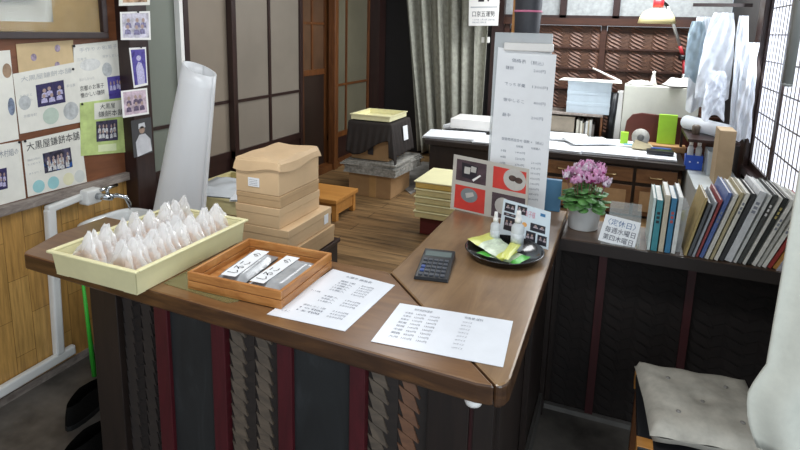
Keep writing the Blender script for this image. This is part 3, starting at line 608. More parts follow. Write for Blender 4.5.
# calculator
cl = thing('calculator', 'black desk calculator lying on the return of the counter', 'calculator', (-0.498,1.590,0.8405), 0.17)
b=MB(); b.hexa([(-.052,-.098,0),(.052,-.098,0),(.052,.098,0),(-.052,.098,0)],[(-.050,-.096,.010),(.050,-.096,.010),(.050,.096,.024),(-.050,.096,.024)]); b.build('case', M_black, cl, local=True, bevel=0.002)
def ontop(y): return 0.010+0.014*(y+0.096)/0.192
b=MB(); b.hexa([(-.042,.045,ontop(.045)),(.042,.045,ontop(.045)),(.042,.078,ontop(.078)),(-.042,.078,ontop(.078))],[(-.042,.045,ontop(.045)+.001),(.042,.045,ontop(.045)+.001),(.042,.078,ontop(.078)+.001),(-.042,.078,ontop(.078)+.001)]); b.build('display', plain('lcd','#6f7a78',0.15), cl, local=True)
MK=plain('grey_key','#4c5058',0.4)
for r_ in range(5):
    for c_i in range(5):
        x=-.040+c_i*.0165; y=-.085+r_*.0235; z=ontop(y)
        b=MB(); b.box((x,y,z),(x+.012,y+.014,z+.004)); b.build('key', plain('blue_key','#4a5f9a',0.4) if (c_i==0 and r_ in(1,2)) else MK, cl, local=True)
# round tray, packets, spray bottles
rt = thing('round_black_tray', 'round black lacquer tray on the return of the counter', 'tray', (-0.322,1.785,0.8405))
b=MB(); b.lathe([(0,0),(0.106,0),(0.116,0.003),(0.129,0.024),(0.131,0.025),(0.127,0.026),(0.114,0.007),(0.0,0.006)],48); b.build('dish', plain('black_lacquer','#101013',0.18,0.02,coat=0.6), rt, local=True)
def bottle(loc,r,h,label,cap):
    t = thing('spray_bottle', label, 'bottle', loc, 0, 'spray bottles on the round tray')
    b=MB(); b.lathe([(0,0),(r*.9,0),(r,0.004),(r,h*.58),(r*.85,h*.64),(r*.45,h*.70),(r*.45,h*.74),(0,h*.74)],18); b.build('body', film('translucent_bottle','#dfe4e6',0.72,0.15), t, local=True)
    b=MB(); b.lathe([(0,h*.70),(r*.55,h*.70),(r*.55,h*.80),(r*.40,h*.83),(r*.36,h*.97),(r*.30,h),(0,h)],16); b.build('spray_cap', M_white, t, local=True)
    b=MB(); b.tube([(0,-r*.2,h*.92),(0,-r*.62,h*.92)],r*.13,8); b.build('nozzle', M_white, t, local=True)
    b=MB(); b.lathe([(r*1.01,h*.18),(r*1.01,h*.45)],18); b.build('bottle_label', plain('pale_bottle_label','#c9cfd2',0.4,0.15,60), t, local=True, label='pale printed label')
    return t
bottle((-0.370,1.852,0.8475),0.017,0.118,'slimmer clear spray bottle with white cap on round black tray','w')
bottle((-0.290,1.835,0.8475),0.022,0.138,'taller clear spray bottle with white cap on round black tray','w')
def wipes(name, q, label, m1, m2, thk=0.008):
    b=MB(); q=[Vector(p) for p in q]
    def f(u,v,top=True):
        p=q[0].lerp(q[1],u).lerp(q[3].lerp(q[2],u),v); e=min(1,6*min(u,1-u,v,1-v)); return p+Vector((0,0,(thk*e if top else 0)+0.0012*math.sin(u*17+v*9)))
    b.grid(lambda u,v:f(u,v),12,8); 
    for i in range(len(b.f)):
        u=(i%12)/12; b.m[i]=0 if (u<0.28 or u>0.80) else 1
    n=len(b.f); b.grid(lambda u,v:f(v,u,False),8,12); 
    o=b.build(name,[m1,m2]); tag(o,label,'packet','wet wipe packets'); return o
MLY=plain('lemon_packet','#e3e87a',0.3,0.05); MLG=plain('leaf_green_packet','#62c850',0.3,0.08); MLW=plain('white_green_print','#dcebd0',0.3,0.15,50)
wipes('wipe_packet',[(-0.455, 1.802, 0.87),(-0.309, 1.685, 0.862),(-0.276, 1.781, 0.862),(-0.391, 1.902, 0.872)],'yellow and white wet wipe packet lying across the round tray',MLY,MLW)
wipes('wipe_packet',[(-0.319, 1.684, 0.874),(-0.288, 1.672, 0.874),(-0.273, 1.817, 0.874),(-0.309, 1.83, 0.874)],'short yellow wipe packet lying on top of the other packets',MLY,MLY)
wipes('wipe_packet',[(-0.406, 1.737, 0.852),(-0.263, 1.697, 0.852),(-0.233, 1.782, 0.852),(-0.354, 1.82, 0.852)],'green and white wet wipe packet lowest on the round tray',MLG,MLW,0.006)
# photo card on the counter edge
S = Sheet('picture_card', [(-0.372,1.985,0.975),(-0.196,1.925,0.968),(-0.193,1.897,0.8415),(-0.378,1.960,0.8415)], plain('pale_blue_card','#d5e2ea',0.35,0.03), None, 'small pale blue card with four people photos standing behind round tray', 'card', toward=(0,0,1.5), th=0.002)
P_pp=photo('people_snapshot',['#26262c','#d5b8a8','#ece8e6','#5a4a58'],45,9)
for u0,v0,u1,v1 in ((0.05,0.08,0.27,0.30),(0.32,0.06,0.52,0.28),(0.08,0.45,0.30,0.80),(0.62,0.42,0.92,0.62),(0.55,0.66,0.74,0.96),(0.78,0.68,0.96,0.94),(0.05,0.34,0.3,0.42)): people(S,u0,v0,u1,v1,1,2,int(u0*100),plain('black_print','#2c2b33',0.4),plain('print_coats','#b4a8b0',0.4,0.3,90))
S.text('お子様', 0.5,0.12,0.7,0.3, plain('pink_print','#d98aa0',0.5)); S.disc('orange_mark',0.5,0.52,0.05,0.06,plain('orange_print','#e6a860',0.5)); S.rect('blue_mark',0.80,0.10,0.90,0.18,plain('blue_print','#3f78a8',0.5))
# food photo board
bd = Sheet('food_photo_board', [(-0.647, 2.262, 1.058),(-0.319, 2.195, 1.046),(-0.305,2.115,0.8415),(-0.632,2.190,0.8415)], plain('grey_board','#b7b2a8',0.45,0.04), None, 'grey board of four food photos with red backgrounds leaning on price list', 'photo board', toward=(0,0,1.5), th=0.004)
RD=plain('vermilion_cloth_photo','#c8382e',0.35,0.08); DK=plain('dark_box_photo','#4d3c42',0.35,0.2,20); PL=plain('pale_plate_photo','#b9b6b0',0.35,0.06,25); BR=plain('brown_cake_photo','#4a342b',0.4,0.3,60)
def pan(u0,v0,u1,v1,bg,kind):
    o = bd.rect('photo',u0,v0,u1,v1,bg)
    def L(u,v): return (u0+(u1-u0)*u, v0+(v1-v0)*v)
    def disc(u,v,ru,rv,m,h,nm): b=MB(); pts=[bd.p(*L(u+ru*math.cos(t*PI/10),v+rv*math.sin(t*PI/10)),h) for t in range(20)]; b.add(pts,[tuple(range(20))]); b.build(nm,m,bd.o)
    def quad(a,m,h,nm): b=MB(); b.add([bd.p(*L(u,v),h) for u,v in a],[(0,1,2,3)]); b.build(nm,m,bd.o)
    if kind==1: quad([(0.18,0.12),(0.72,0.2),(0.68,0.88),(0.2,0.8)],plain('black_box_photo','#26232b',0.3),0.0009,'photo_box'); quad([(0.28,0.3),(0.48,0.3),(0.46,0.62),(0.27,0.62)],PL,0.0012,'photo_sweet'); quad([(0.50,0.22),(0.68,0.25),(0.66,0.5),(0.49,0.5)],PL,0.0012,'photo_sweet'); quad([(0.55,0.85),(0.8,0.55),(0.84,0.6),(0.6,0.92)],M_white,0.0012,'photo_slip')
    if kind==2: disc(0.66,0.45,0.34,0.50,PL,0.0009,'photo_plate'); disc(0.6,0.4,0.12,0.14,BR,0.0012,'photo_cake'); disc(0.78,0.45,0.12,0.14,BR,0.0012,'photo_cake')
    if kind==3: disc(0.48,0.36,0.28,0.30,plain('slate_plate_photo','#7b8284',0.35,0.1),0.0009,'photo_plate'); quad([(0.35,0.3),(0.6,0.2),(0.65,0.35),(0.4,0.5)],PL,0.0012,'photo_cake')
    if kind==4: disc(0.35,0.5,0.25,0.35,PL,0.0009,'photo_plate'); disc(0.75,0.6,0.2,0.3,BR,0.0009,'photo_cake')
pan(0.05,0.07,0.46,0.46,DK,1); pan(0.55,0.07,0.97,0.46,RD,2); pan(0.05,0.54,0.46,0.97,RD,3); pan(0.55,0.54,0.97,0.97,DK,4)
# tall price list
pl = thing('price_list_stand', 'tall white price list on a clear acrylic stand at counter end', 'price list', (-0.375,2.325,0.84))
MB().box((-0.515,2.330,0.8402),(-0.282,2.337,1.572)).build('acrylic_back', film('acrylic_back','#d4dadc',0.6,0.15), pl, bevel=0.003)
MB().box((-0.505,2.28,0.8402),(-0.285,2.33,0.8452)).build('stand_foot', M_glass, pl)
b=MB(); b.box((-0.470,2.302,1.500),(-0.275,2.330,1.532)); b.build('clip_bar', M_white, pl, bevel=0.005)
S = Sheet('sheet', [(-0.497,2.322,1.512),(-0.262,2.322,1.490),(-0.262,2.305,0.850),(-0.503,2.305,0.850)], M_paper, pl, toward=(0,0,1.5), th=0.001)
rows=[('価格表 （税込）',0.26,0.055,0.80,0.08),('鎌餅',0.16,0.105,0.30,0.128),('260円',0.64,0.105,0.84,0.125),('でっち羊羹',0.16,0.205,0.52,0.228),('1300円',0.64,0.205,0.90,0.225),('懐中しるこ',0.16,0.305,0.52,0.328),('400円',0.68,0.305,0.88,0.325),('最中',0.16,0.40,0.30,0.423),('200円',0.66,0.40,0.86,0.42),('御進物用詰合せ 個数 × （税込）',0.18,0.555,0.90,0.575),('化粧箱',0.44,0.595,0.56,0.61),('化粧箱入',0.70,0.595,0.86,0.61)]
for i,(a__,b__) in enumerate((('5個','1400円'),('8個','2200円'),('10個','2750円'),('15個','4100円'))): rows += [(a__,0.18,0.635+i*0.04,0.27,0.650+i*0.04),(b__,0.44,0.635+i*0.04,0.60,0.650+i*0.04)]
for i in range(8): rows += [(('2100円','2950円','3500円','4150円','5400円','6200円','6800円','8100円')[i],0.72,0.69+i*0.034,0.88,0.704+i*0.034)]
S.texts(rows, M_inkg)
# padded post
po = thing('padded_post', 'slim wooden post rising behind price list, its upper part wrapped in dark padding', 'post', (-0.40,2.42,0.42))
MB().box((-0.462,2.405,0.42),(-0.43,2.437,2.5)).build('wooden_post', M_oran, po)
b=MB(); b.lathe([(0.0,0.0),(0.044,0.0),(0.050,0.01),(0.054,0.10),(0.056,0.30),(0.057,0.93),(0,0.93)],28); o=b.build('padding', plain('dark_grey_foam','#3a3b40',0.55,0.06,60,bmp=0.2), po, local=True); o.location=Vector((-0.398,2.405,1.545))-Vector(po.location)
b=MB(); b.lathe([(0.0565,0.0),(0.0575,0.001),(0.0575,0.007),(0.0565,0.008)],28); o=b.build('band', plain('pink_tape','#d87a9a',0.5), po, local=True); o.location=Vector((-0.398,2.405,1.655))-Vector(po.location)
# blue caddy box
bb=MB(); bb.box((-0.272,2.345,0.8402),(-0.205,2.372,0.975)); o=bb.build('blue_box', plain('dusty_blue_card','#4a7898',0.5,0.05), bevel=0.002); tag(o,'narrow dusty blue box standing at counter end behind cards','box')

# ================================================================ shelf counter things
pc = thing('potted_cyclamen', 'pink cyclamen in a white pot on the plank by the counter end', 'potted plant', (-0.105,2.285,0.8105))
pc.scale = (1.04,1.04,1.0)
b=MB(); b.lathe([(0,0),(0.052,0),(0.055,0.003),(0.066,0.098),(0.070,0.100),(0.071,0.112),(0.065,0.112),(0.060,0.09),(0,0.088)],32); b.build('pot', M_porc, pc, local=True)
b=MB(); b.lathe([(0,0.089),(0.050,0.090)],24); b.build('soil', plain('dark_soil','#2c2118',0.9,0.3,60), pc, local=True)
RR=random.Random(3)
MLf=plain('cyclamen_leaf','#5a8f4a',0.45,0.35,30); 
def leaf(b, base, tip_dir, r, tilt, droop):
    cx,cy,cz=base; n=12
    ax=Vector((math.cos(tip_dir),math.sin(tip_dir),0)); ay=Vector((-ax.y,ax.x,0)); up=Vector((0,0,1))
    ax2=(ax*math.cos(tilt)+up*math.sin(tilt)); nn=ax2.cross(ay)
    vs=[Vector(base)]
    for k in range(n):
        t=2*PI*k/n; rr=r*(1-0.25*abs(math.cos(t/2))**6+0.22*max(0,-math.cos(t))**3*-1+0.15*max(0,math.cos(t))**4)
        p=Vector(base)+ax2*rr*math.cos(t)*1.05+ay*rr*math.sin(t)*0.95-up*droop*r*(0.5+0.5*math.cos(t)); vs.append(p)
    b.add(vs,[(0,1+k,1+(k+1)%n) for k in range(n)],0,True)
b=MB()
for k in range(90):
    a=RR.uniform(0,2*PI); rad=RR.uniform(0.01,0.090); z=0.142+0.045*(1-rad/0.09)+RR.uniform(-0.025,0.018)-0.022*(rad/0.09)
    leaf(b,(rad*math.cos(a),rad*math.sin(a),z),a,RR.uniform(0.019,0.030),RR.uniform(-0.6,0.35),RR.uniform(0.1,0.5))
b.build('foliage', MLf, pc, local=True, solid=0.0008)
b=MB(); stems=[]
for k in range(40):
    a=RR.uniform(0,2*PI); rad=0.078*math.sqrt(RR.uniform(0,1)); z=0.198+0.050*(1-(rad/0.08)**2)+RR.uniform(-0.016,0.012)
    p=Vector((rad*math.cos(a),rad*math.sin(a),z)); stems.append((p,a)); b.tube([(p.x*0.3,p.y*0.3,0.09),(p.x*0.8,p.y*0.8,z-0.05),tuple(p)],0.0013,5)
b.build('stems', plain('cyclamen_stem','#7a4a42',0.5,0.1), pc, local=True)
MPk=[plain('pink_petal','#e9aad4',0.5,0.2,90), plain('pale_pink_petal','#f6dcec',0.5,0.25,90)]; MPd=plain('magenta_throat','#b8458e',0.5,0.1)
def flower(seed):
    r=random.Random(seed); b=MB()
    for k in range(5):
        a=2*PI*k/5+r.uniform(-.2,.2); ln=r.uniform(0.024,0.031); w_=0.0105; ca,sa=math.cos(a),math.sin(a)
        def f(u,v):
            t=v; out=0.004+0.010*math.sin(t*2.2); z=ln*t-0.003*math.sin(t*PI); ww=w_*math.sin(min(1,t*1.1+0.12)*PI*0.86)
            s=(u-0.5)*2; tx=-sa*s*ww; tyy=ca*s*ww; return (ca*out+tx, sa*out+tyy, z+0.002*math.sin(s*3+t*4))
        b.grid(f,3,5)
    for i in range(len(b.f)): b.m[i]= 1 if (i%15)<3 else 0
    b.lathe([(0.0,-0.004),(0.004,-0.002),(0.0045,0.002),(0,0.004)],8,1)
    return b
fb=[flower(k) for k in range(3)]; meshes=[]
for k,(p,a) in enumerate(stems):
    if k<3: o=fb[k].build('flower',[MPk[k%2],MPd],pc,local=True,solid=0.0006); meshes.append(o)
    else: o=meshes[k%3].copy(); C.objects.link(o); o.parent=pc
    o.location=p; o.rotation_euler=(RR.uniform(-.5,.5),RR.uniform(-.5,.5),a)
# closing-day sign
sg = thing('closing_day_sign', 'handwritten closing-day card on a clear stand between plant and books', 'sign', (0.03,2.15,0.81))
b=MB(); b.box((-0.030,2.125,0.8102),(0.105,2.185,0.8125)); b.hexa([(-0.014,2.162,0.8125),(0.105,2.162,0.8125),(0.105,2.165,0.8125),(-0.014,2.165,0.8125)],[(-0.008,2.192,0.960),(0.100,2.192,0.960),(0.100,2.195,0.960),(-0.008,2.195,0.960)]); b.build('acrylic_stand', film('sign_acrylic','#cdd3d0',0.22,0.05), sg)
S = Sheet('card', [(-0.021, 2.175, 0.912),(0.102, 2.167, 0.898),(0.087, 2.14, 0.8),(-0.04, 2.146, 0.816)], M_paper, sg, toward=(0,0,1.5), th=0.004)
MB_=plain('blue_black_marker','#2f3348',0.5)
S.text('〈定休日〉',0.12,0.10,0.90,0.34,plain('blue_marker','#5a78a0',0.5)); S.text('毎週水曜日',0.10,0.40,0.94,0.62,MB_); S.text('第四木曜日',0.10,0.68,0.92,0.90,MB_)
# books
bkspec = [ # x at base, thickness, height, lean (radians), spine colour, depth, label
 (0.145,0.010,0.185,0.02,'#cfe0dc','pale mint thin book, first at left end of the row'),
 (0.157,0.022,0.180,0.02,'#3f8c96','teal-spined book, second in the row, standing upright'),
 (0.182,0.018,0.200,0.02,'#c9bfa8','beige-spined book between the teal and the blue one'),
 (0.203,0.019,0.192,0.02,'#3a7ea6','blue-spined book with red and white bands, standing upright'),
 (0.224,0.015,0.198,0.03,'#e4e6e2','pale grey book, last of the upright group at left'),
 (0.246,0.009,0.190,0.20,'#b59f6a','khaki-spined book, first of the leaning books'),
 (0.258,0.011,0.175,0.22,'#5c5f63','dark grey book leaning beside the khaki one'),
 (0.272,0.008,0.182,0.23,'#a9aeb4','mid grey thin book leaning third'),
 (0.283,0.009,0.190,0.24,'#a04848','dull red thin book leaning against the blue one'),
 (0.295,0.013,0.215,0.25,'#5a6fa8','blue-violet spined book leaning in the first third'),
 (0.311,0.013,0.215,0.26,'#dedbd2','stone-coloured book right of the blue-violet one'),
 (0.327,0.010,0.222,0.26,'#b8ab86','olive-brown thin book leaning near the row middle'),
 (0.340,0.013,0.222,0.27,'#e9e6da','cream leaning book near the middle of row'),
 (0.356,0.014,0.222,0.28,'#3c3c3e','charcoal leaning book left of the wide white one'),
 (0.373,0.024,0.230,0.28,'#dcdee0','thick pale grey book in the middle, widest leaning one'),
 (0.400,0.010,0.225,0.29,'#d6d8d4','thin light grey book right of the thickest one'),
 (0.412,0.012,0.228,0.30,'#4d4e4c','dark spined book with pale mark in the right half'),
 (0.427,0.010,0.222,0.31,'#e2e0d8','white thin book between two dark ones'),
 (0.439,0.013,0.222,0.32,'#2f302e','black spined book with small yellow mark near top'),
 (0.455,0.013,0.220,0.33,'#e8e6de','off-white leaning book right of the black one'),
 (0.471,0.010,0.215,0.34,'#c2c1ba','grey thin book fourth from right end'),
 (0.484,0.013,0.212,0.36,'#ebe8de','cream book third from the right end'),
 (0.500,0.013,0.205,0.38,'#a63a34','red spined book second from right end'),
 (0.516,0.013,0.195,0.40,'#c78f4a','orange-brown pictured book at the right end by curtain'),
]
RB=random.Random(11); M_pg=plain('book_pages','#f4f3ee',0.8,0.05,60)
for i,(x,t_,h_,ln,col,lab) in enumerate(bkspec):
    if i<5: x -= 0.020
    h_ *= 1.06 if i<5 else 1.17
    dpt = 0.205+RB.uniform(-0.01,0.03)+(0.03 if i>8 else 0)
    t = thing('book', lab, 'book', (x+0.004,2.132+RB.uniform(0,0.006),0.8105), (0,ln,0), 'books leaning along the plank')
    # hinge at the lower right edge keeps every book on the plank
    o1=MB(); c_=0.0012; tt=t_*0.93
    o1.box((0,0,0),(tt,0.0025,h_)); o1.box((0,0,0),(c_,dpt,h_)); o1.box((tt-c_,0,0),(tt,dpt,h_))
    m=plain('book_cover_'+col[1:],col,0.4,0.1,40)
    oo=o1.build('cover',m,t,local=True,bevel=0.0008)
    MB().box((c_,0.0025,0.003),(tt-c_,dpt-0.003,h_-0.003)).build('pages',M_pg,t,local=True)
    if i in (1,3,9,12,14,16,18,19,21):
        b=MB(); 
        z0=h_*0.55 if i%2 else h_*0.7
        for q in range(3): b.box((tt*0.25,-0.0004,z0+q*0.016),(tt*0.75,0.0,z0+q*0.016+0.010))
        b.build('spine_title', {1:M_ink,3:plain('red_print','#b8504a'),18:plain('yellow_print','#c9b870')}.get(i,M_inkg if i!=16 else M_white),t,local=True)
    t.location.z += math.sin(ln)*tt

# clear sleeve of odds and ends between the upright and leaning books
t = thing('clear_sleeve', 'clear plastic sleeve with a yellow tag wedged before the leaning books', 'sleeve', (0.236,2.16,0.8105), 0.0)
b = MB(); b.hexa([(-0.012,0,0),(0.004,0,0),(0.004,0.14,0),(-0.012,0.14,0)],[(-0.014,0,0.15),(0.016,0,0.17),(0.016,0.14,0.17),(-0.014,0.14,0.15)]); b.build('pouch', milky('clear_sleeve_film','#c9ced2',0.45,0.15,0.3), t, local=True)
MB().box((-0.004,0.01,0.118),(0.006,0.03,0.150)).build('yellow_tag', plain('lemon_tag','#e0d440',0.5), t, local=True)

# ================================================================ behind the counter
cab = thing('storage_chest', 'low dark storage chest on the raised floor behind the counter under stacked boxes', 'chest', (-1.3,1.85,0.42))
MB().box((-1.42,1.62,0.425),(-1.10,2.07,0.655)).build('body', M_dark, cab); MB().box((-1.43,1.61,0.655),(-1.09,2.08,0.672)).build('lid', M_mull, cab, bevel=0.003)
# stack of kraft boxes
def kbox(name, x0,y0,z0,x1,y1,z1, mat, label, rz=0, drape=False, stick=None):
    t = thing(name, label, 'box', ((x0+x1)/2,(y0+y1)/2,z0), rz, 'kraft boxes stacked behind the counter')
    w_,d_,h_=(x1-x0)/2,(y1-y0)/2,z1-z0
    b=MB(); b.box((-w_,-d_,0),(w_,d_,h_)); b.build('carton', mat, t, local=True, bevel=0.003)
    if not drape:
        b=MB(); b.box((-w_-.0015,-d_-.0015,h_*0.62),(w_+.0015,d_+.0015,h_+0.0005)); b.build('lid', mat, t, local=True, bevel=0.002)
    else:
        r=random.Random(4); n=22
        nx,ny=11,11; ov=0.013
        def f(u,v):
            x=(u-0.5)*2*(w_+ov); y=(v-0.5)*2*(d_+ov); ex=max(0,abs(x)-w_); ey=max(0,abs(y)-d_)
            z=h_+0.004+0.003*math.sin(x*31+y*17)*math.cos(y*23)
            drop=(ex+ey)/ov
            if drop>0: z=h_+0.003-0.042*min(1,drop)*(1+0.22*math.sin(x*25+y*21)); x=max(-w_-.008,min(w_+.008,x)); y=max(-d_-.008,min(d_+.008,y))
            return (x,y,z)
        b=MB(); b.grid(f,26,32,smooth=False); b.build('wrapping_sheet', mat, t, local=True, solid=0.0012, label='crumpled kraft sheet folded over the top')
    if stick=='front':
        b=MB(); b.box((-w_*0.40,-d_-0.003,h_*0.20),(w_*0.12,-d_-0.0015,h_*0.46)); b.build('address_sticker', M_paper, t, local=True)
        b=MB(); 
        for q in range(4): b.box((-w_*0.34,-d_-0.0034,h_*(0.24+q*0.05)),(w_*0.04,-d_-0.0030,h_*(0.25+q*0.05)))
        b.build('printed_lines', M_inkg, t, local=True)
    if stick=='side':
        b=MB(); b.box((w_+0.0015,d_*0.62,h_*0.25),(w_+0.003,d_*0.82,h_*0.75)); b.build('address_sticker', M_paper, t, local=True)
    return t
kbox('kraft_box',-1.345,1.70,0.674,-1.10,2.04,0.745,M_kraftd,'lowest and widest kraft box of the stack on the chest',0)
kbox('kraft_box',-1.345,1.70,0.746,-1.11,2.03,0.825,M_kraft,'wide kraft box with white sticker on its right side, second from bottom',0,stick='side')
kbox('kraft_box',-1.343,1.70,0.826,-1.147,1.995,0.905,M_kraft,'kraft box in the middle of the stack behind wooden basket',0.0)
kbox('kraft_box',-1.340,1.702,0.906,-1.146,1.99,0.952,M_kraftd,'thin kraft box directly under the one with the front sticker',0.01)
kbox('kraft_box',-1.340,1.700,0.953,-1.147,1.99,1.085,M_kraft,'topmost kraft box with white front sticker and crumpled paper over it',0.0,drape=True,stick='front')
# leaning roll of bubble sheet
ro = thing('bubble_wrap_roll', 'tall white translucent roll of packing sheet leaning behind the cream tray', 'roll', (-1.955,1.98,0.425), (0,0.0,0))
def rl(u,v):
    a=u*2*PI*2.3; r=0.158-0.075*v-0.010*u-0.02*v*0; cx=0.0+0.215*v; cy=0.0; 
    zz=0.955*v-0.03*math.cos(a)*v
    return (cx+math.cos(a)*r*0.92, cy+math.sin(a)*r*0.75, zz)
b=MB(); b.grid(rl,72,16); b.build('sheet', milky('white_bubble_sheet','#fcfdfe',0.10,0.3,0.32), ro, local=True, solid=0.003)
# low cabinet with plastic bags left of the box stack
lc = thing('side_cabinet', 'low brown cabinet by the sliding doors under bags and trays', 'cabinet', (-1.9,2.35,0.42))
MB().box((-2.16,2.13,0.425),(-1.60,2.70,0.635)).build('body', M_dark, lc); MB().box((-2.16,2.125,0.635),(-1.59,2.71,0.65)).build('top', M_mullb, lc)
tx = thing('cream_storage_tray', 'aged cream plastic tray on the cabinet behind the leaning roll', 'tray', (-1.87,2.37,0.651), 0.0)
b=MB(); b.box((-.22,-.20,0),(.22,.24,.004)); b.box((-.22,-.20,.004),(-.215,.24,.07)); b.box((.215,-.20,.004),(.22,.24,.07)); b.box((-.215,-.20,.004),(.215,-.195,.07)); b.box((-.215,.235,.004),(.215,.24,.07)); b.build('tray_body',M_creamd,tx,local=True)
b=MB(); b.box((-.23,-.21,.07),(.23,-.195,.078)); b.box((-.23,.235,.07),(.23,.25,.078)); b.box((-.23,-.195,.07),(-.212,.235,.078)); b.box((.212,-.195,.07),(.23,.235,.078)); b.build('rim',M_creamd,tx,local=True)
def pillow(name, cx,cy,z, w_,d_,h_, mat, label, cat, rz=0, group=None, seed=1, nx=18):
    r=random.Random(seed); p=[r.uniform(0,6) for _ in range(6)]
    def f(u,v,s=1):
        x=(u-.5)*w_; y=(v-.5)*d_; e=min(1,5*min(u,1-u))*min(1,5*min(v,1-v))
        bump_=math.sin(u*13+p[0])*math.sin(v*11+p[1])*0.18+math.sin(u*27+v*21+p[2])*0.07
        return (x,y,h_*(0.15+e*(0.75+bump_)) if s>0 else 0)
    b=MB(); b.grid(lambda u,v:f(u,v),nx,nx); b.grid(lambda u,v:f(1-u,v,-1),nx,nx)
    o=b.build(name,mat,None,local=True); o.location=(cx,cy,z); o.rotation_euler=(0,0,rz); tag(o,label,cat,group); return o
pillow('plastic_bag',-1.86,2.33,0.731,0.36,0.34,0.03,plain('white_polythene','#d5dade',0.25,0.08,8),'flat white plastic bag lying on the aged cream tray','bag',0.2,seed=3)
pillow('plastic_bag',-1.70,2.20,0.733,0.10,0.10,0.045,M_paper,'small white paper packet beside the kraft boxes on the tray','bag',0.4,seed=5)
# wooden bench / step
bn = thing('low_stool', 'low orange pine stool on the raised floor right of the kraft boxes', 'stool', (-1.70,3.06,0.42), 0.0)
b=MB(); b.prism([(-1.90,2.98),(-1.58,2.86),(-1.43,3.03),(-1.56,3.26),(-1.90,3.26)],0.530,0.555); b=MB(); b.box((-1.92,2.86,0.535),(-1.53,3.16,0.56)); b.build('seat',M_oran,bn,bevel=0.003)
for x in (-1.90,-1.57):
    for y in (2.88,3.11): MB().box((x,y,0.421),(x+0.03,y+0.03,0.535)).build('leg',M_oran,bn)
MB().box((-1.90,2.89,0.46),(-1.55,2.905,0.535)).build('apron',M_oran,bn); MB().box((-1.56,2.89,0.46),(-1.545,3.13,0.535)).build('apron',M_oran,bn)
# far cardboard cartons with cloth
cb = thing('cardboard_carton', 'brown cardboard carton at the bottom of the far cloth-covered pile', 'carton', (-1.56,3.68,0.421))
MB().box((-1.74,3.44,0.4205),(-1.42,3.80,0.585)).build('body',M_card,cb,bevel=0.003); MB().box((-1.58,3.436,0.4205),(-1.53,3.44,0.585)).build('tape',plain('tan_tape','#b08a5a',0.3),cb)
def sheets(name,x0,y0,x1,y1,z0,n,dz,mat,label,cat,seed,jit=0.02,group=None):
    r=random.Random(seed); t=thing(name,label,cat,((x0+x1)/2,(y0+y1)/2,z0),0,group)
    b=MB()
    for k in range(n):
        dx,dy=r.uniform(-jit,jit),r.uniform(-jit,jit); z=z0+k*dz
        b.prism([(x0+dx,y0+dy),(x1+dx+r.uniform(-.01,.01),y0+dy+r.uniform(-.01,.01)),(x1+dx,y1+dy),(x0+dx,y1+dy)],z+0.0003,z+dz*0.92)
    t_=b.build(name,mat); return t,t_
r_=random.Random(5); b=MB()
for k in range(9):
    z=0.588+k*0.0098; j=r_.uniform(-.015,.015); b.prism([(-1.77+j,3.40+j),(-1.38+j,3.40-j),(-1.34-j,3.84),(-1.78,3.84)],z,z+0.0085)
o=b.build('newspaper_pile',plain('newsprint','#9a978f',0.8,0.25,50)); tag(o,'pile of folded newspapers between the two far cartons','newspapers')
cb2 = thing('cardboard_carton', 'brown cardboard carton above the newspapers, half hidden by dark cloth', 'carton', (-1.56,3.7,0.680))
MB().box((-1.73,3.46,0.680),(-1.45,3.78,0.935)).build('body',M_card,cb2,bevel=0.003); MB().box((-1.60,3.446,0.72),(-1.56,3.45,0.78)).build('hand_hole',M_ink,cb2)
def cloth(u,v):
    # a cloth over the carton: top then hanging down the front and right side
    x0,x1,y0,y1,zt=-1.750,-1.430,3.440,3.79,0.945
    s=u*(0.26+ (x1-x0) )-0.0; x=x0+min(s,x1-x0); over=max(0,s-(x1-x0)); t=v*(0.22+(y1-y0)); y=y1-min(t,y1-y0); ovy=max(0,t-(y1-y0))
    z=zt-over*0.85-ovy*(0.76+0.26*math.sin(u*7+0.8)); 
    wv=0.012*math.sin(x*60+v*3)*min(1,ovy*6)+0.0; wx_=0.014*math.sin(y*48)*min(1,over*6)
    if over>0 and ovy>0: z=zt-max(over,ovy)*1.0-0.1*min(over,ovy)
    return (x+over*0.12+abs(wx_)+0.004, y-ovy*0.10-abs(wv)-0.004, z+0.002*math.sin(u*14)*math.sin(v*11))
b=MB(); b.grid(cloth,46,46); o=b.build('dark_cloth',plain('dark_brown_cloth','#231b17',0.8,0.15,30),solid=0.004); tag(o,'dark brown cloth draped over the far cardboard carton','cloth')
sl=Sheet('paper_slip',[(-1.405,3.60,0.91),(-1.400,3.67,0.91),(-1.388,3.67,0.81),(-1.393,3.60,0.81)],M_paper,None,'small white paper slip on right side of the dark cloth','slip',toward=(3,0,1),th=0.002)
lt = thing('cream_tray_lid', 'shallow cream plastic tray on top of the dark cloth', 'tray', (-1.590,3.61,0.956))
lt.scale=(0.76,0.62,0.62)
b=MB(); b.box((-.19,-.25,0),(.19,.25,.004)); 
for sx in (-1,1): b.box((sx*.19,-.25,.004),(sx*.184,.25,.052))
for sy in (-1,1): b.box((-.184,sy*.25,.004),(.184,sy*.244,.052))
b.build('tray_body',M_cream,lt,local=True)
b=MB(); 
for sx in (-1,1): b.box((sx*.20,-.26,.052),(sx*.18,.26,.060))
for sy in (-1,1): b.box((-.18,sy*.26,.052),(.18,sy*.242,.060))
b.build('rim',M_cream,lt,local=True)
